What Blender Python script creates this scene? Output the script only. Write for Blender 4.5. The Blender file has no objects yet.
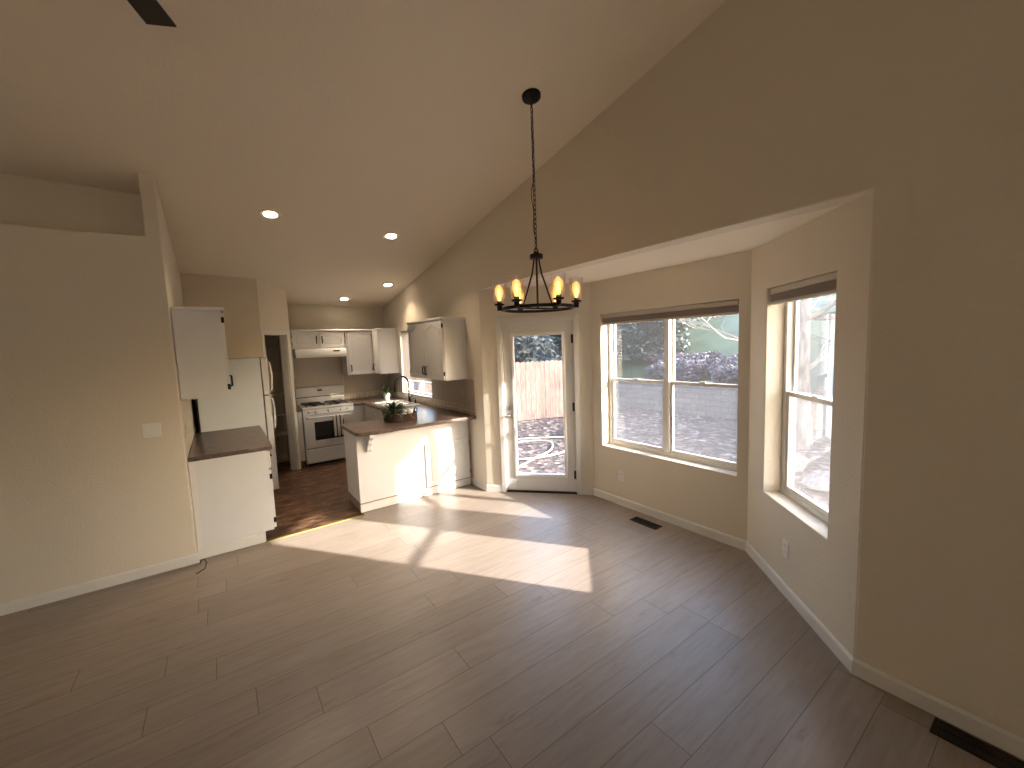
import bpy, bmesh, math, random
from mathutils import Vector, Matrix
C = bpy.context.scene.collection
S = bpy.context.scene
PI = math.pi
rnd = random.Random(7)

# ------------------------------------------------------------------ camera
H = 1.78
F, YAW, PIT, ROLL = 410.6, .61899, -.09404, -.03788
fwd = Vector((math.sin(YAW)*math.cos(PIT), math.cos(YAW)*math.cos(PIT), math.sin(PIT)))
rt0 = Vector((math.cos(YAW), -math.sin(YAW), 0)); up0 = rt0.cross(fwd)
rt = rt0*math.cos(ROLL) + up0*math.sin(ROLL)
up = up0*math.cos(ROLL) - rt0*math.sin(ROLL)
cam = bpy.data.cameras.new('camera')
cam.sensor_width = 36; cam.lens = F/1024*36; cam.clip_start = .02; cam.clip_end = 300
co = bpy.data.objects.new('camera', cam); C.objects.link(co)
M3 = Matrix((rt, up, -fwd)).transposed()
co.matrix_world = Matrix.Translation((0, 0, H)) @ M3.to_4x4()
S.camera = co

# ------------------------------------------------------------------ sky, sun, exposure
S.view_settings.view_transform = 'Standard'; S.view_settings.look = 'None'
S.view_settings.gamma = 1; S.view_settings.use_curve_mapping = False
S.view_settings.exposure = 1.22
SUN_DIR = Vector((-.585, .812, -.454)).normalized()
w = bpy.data.worlds.new('sky'); S.world = w; w.use_nodes = True
nt = w.node_tree; nt.nodes.clear()
sky = nt.nodes.new('ShaderNodeTexSky'); sky.sky_type = 'NISHITA'; sky.sun_disc = False
sky.sun_elevation = math.radians(24.4)
sky.sun_rotation = math.atan2(.585, -.812)
sky.air_density = 1.0; sky.dust_density = 2.5; sky.ozone_density = 1.0
bg = nt.nodes.new('ShaderNodeBackground'); bg.inputs[1].default_value = 0.72
wo = nt.nodes.new('ShaderNodeOutputWorld')
nt.links.new(sky.outputs[0], bg.inputs[0]); nt.links.new(bg.outputs[0], wo.inputs[0])
sl = bpy.data.lights.new('sun', 'SUN'); sl.energy = 9.4; sl.angle = math.radians(.8); sl.color = (1, .96, .90)
so = bpy.data.objects.new('sun', sl); C.objects.link(so)
so.rotation_euler = SUN_DIR.to_track_quat('-Z', 'Y').to_euler(); so.location = (9, -9, 8)
S.cycles.max_bounces = 10; S.cycles.diffuse_bounces = 7; S.cycles.transparent_max_bounces = 24
S.cycles.sample_clamp_indirect = 6; S.cycles.caustics_reflective = False; S.cycles.caustics_refractive = False
CAN_W = 3.0; BULB_W = 2.4

def ceil_z(x, y): return 3.96 - .184*y + .03*(2.57-x)

# ------------------------------------------------------------------ materials
def lin(c): return tuple((v/12.92 if v <= .04045 else ((v+.055)/1.055)**2.4) for v in c)
def mat(name, col, rough=.5, metal=0, bump=None, var=None, spec=.5, coat=0):
    m = bpy.data.materials.new(name); m.use_nodes = True
    n = m.node_tree.nodes; l = m.node_tree.links; b = n['Principled BSDF']
    b.inputs['Base Color'].default_value = (*col, 1); b.inputs['Roughness'].default_value = rough
    b.inputs['Metallic'].default_value = metal; b.inputs['Specular IOR Level'].default_value = spec
    b.inputs['Coat Weight'].default_value = coat
    tc = n.new('ShaderNodeTexCoord')
    if bump:
        t = n.new('ShaderNodeTexNoise'); t.inputs['Scale'].default_value = bump[0]; t.inputs['Detail'].default_value = 4
        bp = n.new('ShaderNodeBump'); bp.inputs['Strength'].default_value = bump[1]; bp.inputs['Distance'].default_value = bump[2]
        l.new(tc.outputs['Object'], t.inputs['Vector']); l.new(t.outputs[0], bp.inputs['Height']); l.new(bp.outputs[0], b.inputs['Normal'])
    if var:   # (scale, amount, stretch)
        t = n.new('ShaderNodeTexNoise'); t.inputs['Scale'].default_value = var[0]; t.inputs['Detail'].default_value = 6
        mp = n.new('ShaderNodeMapping'); mp.inputs['Scale'].default_value = var[2] if len(var) > 2 else (1, 1, 1)
        rp = n.new('ShaderNodeValToRGB')
        rp.color_ramp.elements[0].position = .3; rp.color_ramp.elements[1].position = .7
        a = var[1]
        rp.color_ramp.elements[0].color = (*[max(0, c*(1-a)) for c in col], 1)
        rp.color_ramp.elements[1].color = (*[min(1, c*(1+a)) for c in col], 1)
        l.new(tc.outputs['Object'], mp.inputs[0]); l.new(mp.outputs[0], t.inputs['Vector'])
        l.new(t.outputs[0], rp.inputs[0]); l.new(rp.outputs[0], b.inputs['Base Color'])
    return m
class G:    # tiny node graph writer
    def __init__(s, m): s.m = m; s.n = m.node_tree.nodes; s.l = m.node_tree.links
    def node(s, t, **k):
        x = s.n.new(t)
        for a, v in k.items(): setattr(x, a, v)
        return x
    def math(s, op, a, b=None):
        x = s.n.new('ShaderNodeMath'); x.operation = op
        for i, v in enumerate((a, b)):
            if v is None: continue
            if isinstance(v, (int, float)): x.inputs[i].default_value = v
            else: s.l.new(v, x.inputs[i])
        return x.outputs[0]
    def ramp(s, f, *st):
        x = s.n.new('ShaderNodeValToRGB'); e = x.color_ramp.elements
        e[0].position, e[0].color = st[0][0], (*st[0][1], 1); e[1].position, e[1].color = st[-1][0], (*st[-1][1], 1)
        for p, c in st[1:-1]:
            q = e.new(p); q.color = (*c, 1)
        s.l.new(f, x.inputs[0]); return x.outputs[0]
    def noise(s, vec, scale, detail=4, stretch=None, rough=.5):
        if stretch:
            mp = s.n.new('ShaderNodeMapping'); mp.inputs['Scale'].default_value = stretch; s.l.new(vec, mp.inputs[0]); vec = mp.outputs[0]
        t = s.n.new('ShaderNodeTexNoise'); t.inputs['Scale'].default_value = scale; t.inputs['Detail'].default_value = detail
        t.inputs['Roughness'].default_value = rough
        s.l.new(vec, t.inputs['Vector']); return t.outputs[0]
    def mix(s, f, a, b, mode='MIX'):
        x = s.n.new('ShaderNodeMix'); x.data_type = 'RGBA'; x.blend_type = mode
        for i, v in ((0, f), (6, a), (7, b)):
            if isinstance(v, (int, float)): x.inputs[i].default_value = v
            elif isinstance(v, tuple): x.inputs[i].default_value = (*v, 1)
            else: s.l.new(v, x.inputs[i])
        return x.outputs[2]
    def bump(s, h, st, dist):
        x = s.n.new('ShaderNodeBump'); x.inputs['Strength'].default_value = st; x.inputs['Distance'].default_value = dist
        s.l.new(h, x.inputs['Height']); s.l.new(x.outputs[0], s.n['Principled BSDF'].inputs['Normal'])
    def base(s, c): s.l.new(c, s.n['Principled BSDF'].inputs['Base Color'])
def mat_planks():
    m = mat('oak_planks', (.4, .33, .27), .36); g = G(m)
    tc = g.node('ShaderNodeTexCoord'); sp = g.node('ShaderNodeSeparateXYZ'); g.l.new(tc.outputs['Object'], sp.inputs[0])
    y = g.math('DIVIDE', g.math('SUBTRACT', sp.outputs[1], .081), .202)
    row = g.math('FLOOR', y); fy = g.math('FRACT', y)
    wn = g.node('ShaderNodeTexWhiteNoise', noise_dimensions='1D'); g.l.new(row, wn.inputs['W'])
    x = g.math('DIVIDE', g.math('ADD', sp.outputs[0], g.math('MULTIPLY', wn.outputs[0], 4.0)), 1.52)
    cx = g.math('FLOOR', x); fx = g.math('FRACT', x)
    cb = g.node('ShaderNodeCombineXYZ'); g.l.new(row, cb.inputs[0]); g.l.new(cx, cb.inputs[1])
    w2 = g.node('ShaderNodeTexWhiteNoise', noise_dimensions='3D'); g.l.new(cb.outputs[0], w2.inputs['Vector'])
    va = g.node('ShaderNodeVectorMath'); va.operation = 'ADD'; g.l.new(tc.outputs['Object'], va.inputs[0])
    vs = g.node('ShaderNodeVectorMath'); vs.operation = 'SCALE'; vs.inputs[3].default_value = 9; g.l.new(w2.outputs[1], vs.inputs[0]); g.l.new(vs.outputs[0], va.inputs[1])
    gr = g.noise(va.outputs[0], 4, 8, (1.0, 9, 1), .62)
    kn = g.noise(va.outputs[0], 2.2, 5, (1.6, 5, 1), .6)
    c = g.ramp(gr, (.25, (.235, .188, .150)), (.5, (.285, .235, .195)), (.78, (.325, .275, .235)))
    k = g.ramp(kn, (.24, (.66, .60, .54)), (.36, (1, 1, 1)), (.8, (1.0, 1, 1)))
    c = g.mix(.85, c, k, 'MULTIPLY')
    t = g.ramp(w2.outputs[0], (0, (.86, .85, .84)), (1, (1.06, 1.05, 1.04)))
    c = g.mix(1, c, t, 'MULTIPLY')
    e1 = g.math('LESS_THAN', fy, .017); e2 = g.math('LESS_THAN', fx, .0027)
    e = g.math('MAXIMUM', e1, e2)
    c = g.mix(g.math('MULTIPLY', e, .75), c, (.075, .055, .04))
    g.base(c)
    h = g.math('SUBTRACT', g.math('MULTIPLY', gr, .25), e); g.bump(h, .25, .0015)
    return m
def mat_slate():
    m = mat('brown_slate_vinyl', (.15, .09, .06), .4); g = G(m)
    tc = g.node('ShaderNodeTexCoord'); V = tc.outputs['Object']
    n1 = g.noise(V, 4.2, 8, (1, 2.2, 1), .7); n2 = g.noise(V, 9, 6, (1, 2.2, 1), .6)
    c = g.ramp(n1, (.36, (.016, .008, .004)), (.47, (.065, .032, .016)), (.56, (.15, .08, .042)), (.66, (.27, .16, .10)))
    c2 = g.ramp(n2, (.3, (.45, .42, .4)), (.65, (1.15, 1.1, 1.05)))
    c = g.mix(.8, c, c2, 'MULTIPLY')
    br = g.node('ShaderNodeTexBrick'); br.offset = 0; br.inputs['Scale'].default_value = 1
    br.inputs['Brick Width'].default_value = .42; br.inputs['Row Height'].default_value = .42; br.inputs['Mortar Size'].default_value = .006
    g.l.new(V, br.inputs['Vector'])
    c = g.mix(g.math('MULTIPLY', br.outputs['Fac'], .7), c, (.045, .028, .02)); g.base(c); g.bump(g.math('SUBTRACT', n2, br.outputs['Fac']), .2, .002)
    return m
def mat_counter():
    m = mat('brown_laminate', (.2, .14, .11), .3); g = G(m)
    V = g.node('ShaderNodeTexCoord').outputs['Object']
    n1 = g.noise(V, 14, 8, None, .7); n2 = g.noise(V, 80, 4)
    c = g.ramp(n1, (.3, (.065, .042, .033)), (.5, (.115, .08, .065)), (.7, (.175, .13, .108)))
    c = g.mix(.4, c, g.ramp(n2, (.35, (.5, .5, .5)), (.65, (1.3, 1.3, 1.3))), 'MULTIPLY'); g.base(c); return m
def mat_gravel():
    m = mat('gravel', (.2, .18, .17), .9); g = G(m)
    V = g.node('ShaderNodeTexCoord').outputs['Object']
    vo = g.node('ShaderNodeTexVoronoi'); vo.inputs['Scale'].default_value = 10; g.l.new(V, vo.inputs['Vector'])
    r = g.ramp(vo.outputs['Color'], (.1, (.03, .026, .025)), (.45, (.12, .10, .095)), (.75, (.26, .23, .21)), (.92, (.65, .6, .55)))
    v2 = g.node('ShaderNodeTexVoronoi'); v2.inputs['Scale'].default_value = 7; g.l.new(V, v2.inputs['Vector'])
    c = g.mix(.5, r, g.ramp(v2.outputs['Color'], (.2, (.5, .45, .45)), (.9, (1.5, 1.4, 1.4))), 'MULTIPLY')
    n = g.noise(V, .8, 5); c = g.mix(.7, c, g.ramp(n, (.3, (.7, .66, .62)), (.7, (1.25, 1.2, 1.2))), 'MULTIPLY')
    c = g.mix(1, c, (.46, .42, .41), 'MULTIPLY'); g.base(c); g.bump(vo.outputs['Distance'], 1, .04); return m
def mat_fence():
    m = mat('cedar_fence_board', (.5, .36, .28), .8); g = G(m)
    V = g.node('ShaderNodeTexCoord').outputs['Object']
    oi = g.node('ShaderNodeObjectInfo')
    n1 = g.noise(V, 6, 8, (5, 5, .6), .6)
    c = g.ramp(n1, (.3, (.085, .052, .042)), (.5, (.165, .112, .092)), (.7, (.23, .17, .145)))
    c = g.mix(1, c, g.ramp(oi.outputs['Random'], (0, (.8, .78, .76)), (1, (1.12, 1.1, 1.1))), 'MULTIPLY'); g.base(c); return m
def mat_block():
    m = mat('grey_concrete_block', (.3, .29, .28), .9); g = G(m)
    V = g.node('ShaderNodeTexCoord').outputs['Object']
    sp = g.node('ShaderNodeSeparateXYZ'); g.l.new(V, sp.inputs[0]); cb = g.node('ShaderNodeCombineXYZ')
    g.l.new(sp.outputs[1], cb.inputs[0]); g.l.new(sp.outputs[2], cb.inputs[1])
    br = g.node('ShaderNodeTexBrick'); br.inputs['Scale'].default_value = 1
    for k, v in (('Color1', (.10, .095, .095, 1)), ('Color2', (.14, .13, .13, 1)), ('Mortar', (.075, .07, .07, 1))): br.inputs[k].default_value = v
    br.inputs['Brick Width'].default_value = .4; br.inputs['Row Height'].default_value = .15; br.inputs['Mortar Size'].default_value = .012
    g.l.new(cb.outputs[0], br.inputs['Vector'])
    c = g.mix(.6, br.outputs[0], g.ramp(g.noise(V, 12, 6), (.3, (.6, .6, .6)), (.7, (1.4, 1.4, 1.4))), 'MULTIPLY'); g.base(c)
    g.bump(br.outputs['Fac'], -.6, .02); return m
def mat_glass(name, haze=0.0):
    m = bpy.data.materials.new(name); m.use_nodes = True; n = m.node_tree.nodes; l = m.node_tree.links; n.clear()
    o = n.new('ShaderNodeOutputMaterial'); t = n.new('ShaderNodeBsdfTransparent'); gl = n.new('ShaderNodeBsdfGlossy')
    gl.inputs['Roughness'].default_value = .0; f = n.new('ShaderNodeFresnel')
    ge = n.new('ShaderNodeNewGeometry'); mm = n.new('ShaderNodeMath'); mm.operation = 'MULTIPLY_ADD'   # both faces of the pane reflect as glass in air
    mm.inputs[1].default_value = -(1.5-1/1.5); mm.inputs[2].default_value = 1.5; l.new(ge.outputs['Backfacing'], mm.inputs[0]); l.new(mm.outputs[0], f.inputs['IOR'])
    mx = n.new('ShaderNodeMixShader'); l.new(f.outputs[0], mx.inputs[0]); l.new(t.outputs[0], mx.inputs[1]); l.new(gl.outputs[0], mx.inputs[2])
    out = mx.outputs[0]
    if haze:
        d = n.new('ShaderNodeBsdfTranslucent'); d.inputs[0].default_value = (.8, .8, .85, 1)
        m2 = n.new('ShaderNodeMixShader'); m2.inputs[0].default_value = haze; l.new(out, m2.inputs[1]); l.new(d.outputs[0], m2.inputs[2]); out = m2.outputs[0]
    l.new(out, o.inputs[0]); return m
def mat_screen():
    m = bpy.data.materials.new('insect_screen_mesh'); m.use_nodes = True; n = m.node_tree.nodes; l = m.node_tree.links; n.clear()
    o = n.new('ShaderNodeOutputMaterial'); t = n.new('ShaderNodeBsdfTransparent'); d = n.new('ShaderNodeBsdfDiffuse')
    tr = n.new('ShaderNodeBsdfTranslucent'); d.inputs[0].default_value = (.35, .35, .37, 1); tr.inputs[0].default_value = (.5, .5, .54, 1)
    a = n.new('ShaderNodeMixShader'); a.inputs[0].default_value = .5; l.new(d.outputs[0], a.inputs[1]); l.new(tr.outputs[0], a.inputs[2])
    b = n.new('ShaderNodeMixShader'); b.inputs[0].default_value = .045; l.new(t.outputs[0], b.inputs[1]); l.new(a.outputs[0], b.inputs[2])
    l.new(b.outputs[0], o.inputs[0]); return m
def mat_emit(name, col, st):
    m = bpy.data.materials.new(name); m.use_nodes = True; b = m.node_tree.nodes['Principled BSDF']
    b.inputs['Base Color'].default_value = (*col, 1); b.inputs['Emission Color'].default_value = (*col, 1); b.inputs['Emission Strength'].default_value = st
    return m
def mat_leaf(name, a, b, sc=3):
    m = mat(name, a, .55); g = G(m)
    V = g.node('ShaderNodeTexCoord').outputs['Object']
    g.base(g.ramp(g.noise(V, sc, 5), (.3, a), (.7, b))); return m
WALL = mat('beige_wall_paint', (.66, .60, .495), .75, bump=(70, .6, .005))
CEIL = mat('beige_ceiling_paint', (.80, .725, .61), .85, bump=(60, .5, .006))
TRIM = mat('white_trim_paint', (.66, .645, .61), .45)
CAB = mat('white_cabinet_paint', (.63, .63, .63), .42, var=(3, .03))
VINYL = mat('white_window_vinyl', (.78, .76, .72), .35)
APPL = mat('white_appliance_enamel', (.60, .61, .62), .25, coat=.3)
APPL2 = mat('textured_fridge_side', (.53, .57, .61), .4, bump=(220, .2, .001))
BLACK = mat('black_metal', (.012, .011, .010), .45, .6)
DARKPL = mat('black_plastic', (.015, .015, .016), .4)
IRON = mat('cast_iron_grate', (.01, .01, .01), .7)
NICKEL = mat('satin_nickel', (.62, .6, .56), .3, 1)
BRONZE = mat('dark_bronze_handle', (.05, .04, .035), .35, .8)
OVENG = mat('dark_oven_glass', (.01, .01, .012), .08, spec=.6)
PLANK, SLATE, CTOP, GRAVEL, FENCE, BLOCK = mat_planks(), mat_slate(), mat_counter(), mat_gravel(), mat_fence(), mat_block()
GLASS = mat_glass('window_glass', .012); CLEAR = mat_glass('clear_shade_glass', .05); SCREEN = mat_screen()
TILE = mat('beige_wall_tile', (.52, .46, .38), .3)
SPLASH = mat('taupe_backsplash', (.40, .355, .30), .5, bump=(60, .2, .002))
def _tile():
    m = mat('beige_square_tile', (.52, .46, .38), .3); g = G(m)
    V = g.node('ShaderNodeTexCoord').outputs['Object']
    sp = g.node('ShaderNodeSeparateXYZ'); g.l.new(V, sp.inputs[0]); cb = g.node('ShaderNodeCombineXYZ')
    g.l.new(sp.outputs[0], cb.inputs[0]); g.l.new(sp.outputs[2], cb.inputs[1])
    br = g.node('ShaderNodeTexBrick'); br.offset = 0; br.inputs['Scale'].default_value = 1
    for k, v in (('Color1', (.42, .365, .30, 1)), ('Color2', (.50, .44, .37, 1)), ('Mortar', (.66, .62, .56, 1))): br.inputs[k].default_value = v
    br.inputs['Brick Width'].default_value = .108; br.inputs['Row Height'].default_value = .108; br.inputs['Mortar Size'].default_value = .005
    g.l.new(cb.outputs[0], br.inputs['Vector']); g.base(br.outputs[0]); return m
TILE = _tile()
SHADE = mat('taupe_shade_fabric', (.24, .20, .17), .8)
SHADE2 = mat('cream_shade_rail', (.5, .45, .39), .6)
BLIND = bpy.data.materials.new('white_blind_slat'); BLIND.use_nodes = True
_n = BLIND.node_tree.nodes; _l = BLIND.node_tree.links; _n.clear()
_o = _n.new('ShaderNodeOutputMaterial'); _a = _n.new('ShaderNodeBsdfTranslucent'); _a.inputs[0].default_value = (.7, .66, .62, 1)
_d = _n.new('ShaderNodeBsdfDiffuse'); _d.inputs[0].default_value = (.72, .69, .65, 1)
_m = _n.new('ShaderNodeMixShader'); _m.inputs[0].default_value = .93; _l.new(_a.outputs[0], _m.inputs[1]); _l.new(_d.outputs[0], _m.inputs[2]); _l.new(_m.outputs[0], _o.inputs[0])
SINK = mat('white_sink_enamel', (.8, .8, .78), .15, coat=.5)
POT = mat('white_ceramic', (.8, .79, .76), .25)
STONEP = mat('grey_stone_pot', (.33, .30, .26), .7, var=(20, .2))
SOIL = mat('potting_soil', (.03, .02, .015), .95)
WICK = mat('dark_woven_wicker', (.045, .022, .014), .7, bump=(70, 1, .01), var=(60, .5))
GREEN = mat_leaf('green_leaf', (.018, .035, .012), (.05, .085, .03), 30)
PETAL = mat('white_petal', (.8, .8, .76), .6)
FAN = mat('dark_fan_blade', (.02, .017, .014), .5)
OUTLET = mat('white_outlet_plastic', (.74, .72, .68), .35)
VENT = mat('dark_bronze_vent', (.028, .017, .010), .45, .5)
YEL = mat('yellow_brass_strip', (.27, .23, .06), .5, .2)
HOSE = mat('tan_hose', (.52, .45, .36), .5)
BARK = mat('pale_birch_bark', (.20, .18, .165), .8, var=(9, .6, (1, 1, .3)))
TWIG = mat('pale_twig', (.27, .24, .20), .7)
GRASS = mat_leaf('bank_grass', (.03, .05, .022), (.065, .09, .045), 2)
EXTW = mat('grey_siding', (.20, .22, .25), .7)
ROOFM = mat('grey_shingles', (.08, .08, .085), .9, var=(12, .4))
SKYB = mat('pale_blue_siding', (.34, .42, .52), .6)
ROCK = mat('pale_rock', (.2, .18, .165), .9, var=(6, .4), bump=(8, .6, .05))
TOWEL = None
def _towel():
    m = mat('striped_towel_cloth', (.6, .58, .55), .9); g = G(m)
    sp = g.node('ShaderNodeSeparateXYZ'); g.l.new(g.node('ShaderNodeTexCoord').outputs['Object'], sp.inputs[0])
    f = g.math('FRACT', g.math('MULTIPLY', sp.outputs[0], 17.5)); e = g.math('LESS_THAN', f, .38)
    g.base(g.mix(e, (.6, .57, .54), (.075, .06, .07))); return m
TOWEL = _towel()
BULBGL = mat_glass('warm_amber_bulb'); _g = BULBGL.node_tree; _g.nodes['Transparent BSDF'].inputs[0].default_value = (1, .78, .45, 1)
_e = _g.nodes.new('ShaderNodeEmission'); _e.inputs[0].default_value = (1, .50, .16, 1); _e.inputs[1].default_value = .35
_s = _g.nodes.new('ShaderNodeAddShader'); _k = _g.nodes['Material Output'].inputs[0]; _f = _k.links[0].from_socket
_g.links.new(_f, _s.inputs[0]); _g.links.new(_e.outputs[0], _s.inputs[1]); _g.links.new(_s.outputs[0], _k)
FILA = mat_emit('glowing_filament', (1.0, .50, .14), 3.2)
LENS = mat_emit('lit_lens', (1.0, .84, .66), 14)

# ------------------------------------------------------------------ mesh builder
class MB:
    def __init__(s): s.v = []; s.f = []
    def add(s, vs, fs):
        n = len(s.v); s.v += [tuple(p) for p in vs]; s.f += [tuple(i+n for i in q) for q in fs]; return s
    def box(s, x0, x1, y0, y1, z0, z1):
        return s.add([(x, y, z) for z in (z0, z1) for y in (y0, y1) for x in (x0, x1)],
                     [(0, 2, 3, 1), (4, 5, 7, 6), (0, 1, 5, 4), (2, 6, 7, 3), (0, 4, 6, 2), (1, 3, 7, 5)])
    def prism(s, poly, d0, d1, ax='z'):   # poly in the plane across ax, ccw
        def P(a, b, d): return {'z': (a, b, d), 'y': (a, d, b), 'x': (d, a, b)}[ax]
        n = len(poly); vs = [P(a, b, d0) for a, b in poly] + [P(a, b, d1) for a, b in poly]
        return s.add(vs, [tuple(range(n))[::-1], tuple(range(n, 2*n))] + [(i, (i+1) % n, n+(i+1) % n, n+i) for i in range(n)])
    def ring(s, outer, inner, d0, d1, ax='y'):
        def P(a, b, d): return {'z': (a, b, d), 'y': (a, d, b), 'x': (d, a, b)}[ax]
        n = len(outer); vs = [P(a, b, d) for d in (d0, d1) for L in (outer, inner) for a, b in L]; f = []
        for i in range(n):
            j = (i+1) % n
            f += [(i, j, n+j, n+i), (2*n+i, 3*n+i, 3*n+j, 2*n+j), (i, 2*n+i, 2*n+j, j), (n+i, n+j, 3*n+j, 3*n+i)]
        return s.add(vs, f)
    def tube(s, pts, r, seg=8, closed=False, cap=True):
        pts = [Vector(p) for p in pts]; n = len(pts); vs = []; pu = None
        for i, p in enumerate(pts):
            if closed: t = (pts[(i+1) % n]-pts[i-1])
            else: t = pts[min(i+1, n-1)]-pts[max(i-1, 0)]
            t.normalize()
            if pu is None: pu = t.orthogonal().normalized()
            else:
                pu = pu - t*pu.dot(t); pu = pu.normalized() if pu.length > 1e-6 else t.orthogonal().normalized()
            q = t.cross(pu); ri = r[i] if isinstance(r, (list, tuple)) else r
            vs += [p+(pu*math.cos(2*PI*k/seg)+q*math.sin(2*PI*k/seg))*ri for k in range(seg)]
        f = []
        for i in range(n if closed else n-1):
            j = (i+1) % n
            for k in range(seg):
                k2 = (k+1) % seg; f.append((i*seg+k, i*seg+k2, j*seg+k2, j*seg+k))
        if not closed and cap: f += [tuple(range(seg))[::-1], tuple((n-1)*seg+k for k in range(seg))]
        return s.add(vs, f)
    def lathe(s, prof, c=(0, 0, 0), seg=24, cap=True):
        n = len(prof); vs = [(c[0]+r*math.cos(2*PI*k/seg), c[1]+r*math.sin(2*PI*k/seg), c[2]+z) for r, z in prof for k in range(seg)]
        f = [(i*seg+k, i*seg+(k+1) % seg, (i+1)*seg+(k+1) % seg, (i+1)*seg+k) for i in range(n-1) for k in range(seg)]
        if cap: f += [tuple(range(seg))[::-1], tuple((n-1)*seg+k for k in range(seg))]
        return s.add(vs, f)
    def xf(s, M): s.v = [tuple(M @ Vector(p)) for p in s.v]; return s
    def build(s, name, m, parent=None, bevel=0, seg=2, smooth=40, loc=(0, 0, 0), rz=0, **kw):
        me = bpy.data.meshes.new(name); me.from_pydata(s.v, [], s.f)
        if m: me.materials.append(m)
        bm = bmesh.new(); bm.from_mesh(me); bmesh.ops.recalc_face_normals(bm, faces=bm.faces)
        bm.to_mesh(me); bm.free()
        if smooth:
            for p in me.polygons: p.use_smooth = True
            me.set_sharp_from_angle(angle=math.radians(smooth))
        o = bpy.data.objects.new(name, me); C.objects.link(o); o.location = loc; o.rotation_euler = (0, 0, rz)
        if parent: o.parent = parent
        if bevel:
            b = o.modifiers.new('bevel', 'BEVEL'); b.width = bevel; b.segments = seg; b.limit_method = 'ANGLE'; b.angle_limit = math.radians(50)
            b.harden_normals = False
        for k, v in kw.items(): o[k] = v
        return o
def bx(*a): return MB().box(*a)
def thing(name, label, cat, loc=(0, 0, 0), rz=0, group=None, kind=None):
    o = bpy.data.objects.new(name, None); o.empty_display_size = .1; C.objects.link(o); o.location = loc; o.rotation_euler = (0, 0, rz)
    if label: o['label'] = label
    if cat: o['category'] = cat
    if group: o['group'] = group
    if kind: o['kind'] = kind
    return o
def tag(o, label, cat, group=None, kind=None):
    o['label'] = label; o['category'] = cat
    if group: o['group'] = group
    if kind: o['kind'] = kind
    return o
def dup(root, loc, rz=None, label=None):
    r = root.copy(); C.objects.link(r); r.location = loc
    if rz is not None: r.rotation_euler = (0, 0, rz)
    if label: r['label'] = label
    for ch in list(root.children):
        c = ch.copy(); C.objects.link(c); c.parent = r
        for g in ch.children:
            d = g.copy(); C.objects.link(d); d.parent = c
    return r

# ------------------------------------------------------------------ walls
def wall(name, p0, p1, th=.15, z0=0, top=None, holes=(), bevel=0, m=None, e0=0, e1=0):
    """interior face runs p0 -> p1, the wall's thickness lies to the left of that direction"""
    d = Vector((p1[0]-p0[0], p1[1]-p0[1])); L = d.length; th_ = math.atan2(d.y, d.x); ux, uy = d.x/L, d.y/L
    def T(u, y):
        if top is None: return ceil_z(p0[0]+ux*u-uy*y, p0[1]+uy*u+ux*y)+.04
        return top
    us = sorted({round(v, 5) for v in [-e0, L+e1]+[h[i] for h in holes for i in (0, 1)]})
    zs = sorted({round(v, 5) for v in [z0]+[h[i] for h in holes for i in (2, 3) if h[i] < 50]}) + ['T']
    solid = {}
    for i in range(len(us)-1):
        for j in range(len(zs)-1):
            uc = (us[i]+us[i+1])/2; zc = (zs[j]+zs[j+1])/2 if zs[j+1] != 'T' else zs[j]+.001
            solid[i, j] = not any(h[0] < uc < h[1] and h[2] < zc < h[3] for h in holes)
    b = MB(); idx = {}
    def V(i, j, k):
        if (i, j, k) not in idx:
            y = th*k; z = zs[j] if zs[j] != 'T' else T(us[i], y); idx[i, j, k] = len(b.v); b.v.append((us[i], y, z))
        return idx[i, j, k]
    for (i, j), s in solid.items():
        if not s: continue
        b.f += [(V(i, j, 0), V(i+1, j, 0), V(i+1, j+1, 0), V(i, j+1, 0)), (V(i, j, 1), V(i, j+1, 1), V(i+1, j+1, 1), V(i+1, j, 1))]
        if not solid.get((i-1, j)): b.f.append((V(i, j, 0), V(i, j+1, 0), V(i, j+1, 1), V(i, j, 1)))
        if not solid.get((i+1, j)): b.f.append((V(i+1, j, 0), V(i+1, j, 1), V(i+1, j+1, 1), V(i+1, j+1, 0)))
        if not solid.get((i, j-1)): b.f.append((V(i, j, 0), V(i, j, 1), V(i+1, j, 1), V(i+1, j, 0)))
        if not solid.get((i, j+1)): b.f.append((V(i, j+1, 0), V(i+1, j+1, 0), V(i+1, j+1, 1), V(i, j+1, 1)))
    return b.build(name, m or WALL, bevel=bevel, seg=3, loc=(p0[0], p0[1], 0), rz=th_, kind='structure')
WX = 2.57; BX = 3.45; BY0, BY1, BY2, BY3 = .62, 1.56, 3.27, 4.21; BH = 2.445
LY = 4.41; KX = -.285; BK = 7.65; RY = -3.2; RX = -4.2; PX = .92; PY = 6.6
TD = math.atan2(BY2-BY3, BX-WX); TR = math.atan2(BY0-BY1, WX-BX); LD = math.hypot(BX-WX, BY3-BY2)
# right wall (direction -Y from the kitchen corner)
KW = (BK-6.88, BK-5.68, 1.035, 2.085)           # kitchen window, u measured from the back corner
wall('wall_right', (WX, BK), (WX, RY), .15, holes=[(BK-BY3, BK-BY0, 0, BH), KW], bevel=.008)
DU = (.235, 1.10, 0, 2.055)
wall('wall_bay_left', (WX, BY3), (BX, BY2), .15, top=BH+.1, holes=[DU], m=WALL, e1=.07)
W1 = (.14, 1.615, .618, 2.082)
wall('wall_bay_window', (BX, BY2), (BX, BY1), .21, top=BH+.1, holes=[W1], bevel=.008, e0=.07, e1=.07)
W2 = (.255, 1.03, .605, 2.118)
wall('wall_bay_right', (BX, BY1), (WX, BY0), .21, top=BH+.1, holes=[W2], bevel=.008, e0=.07)
wall('wall_left', (RX, LY), (KX, LY), .12, holes=[(-1, -.383-RX, 2.75, 99)], bevel=.010)
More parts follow.
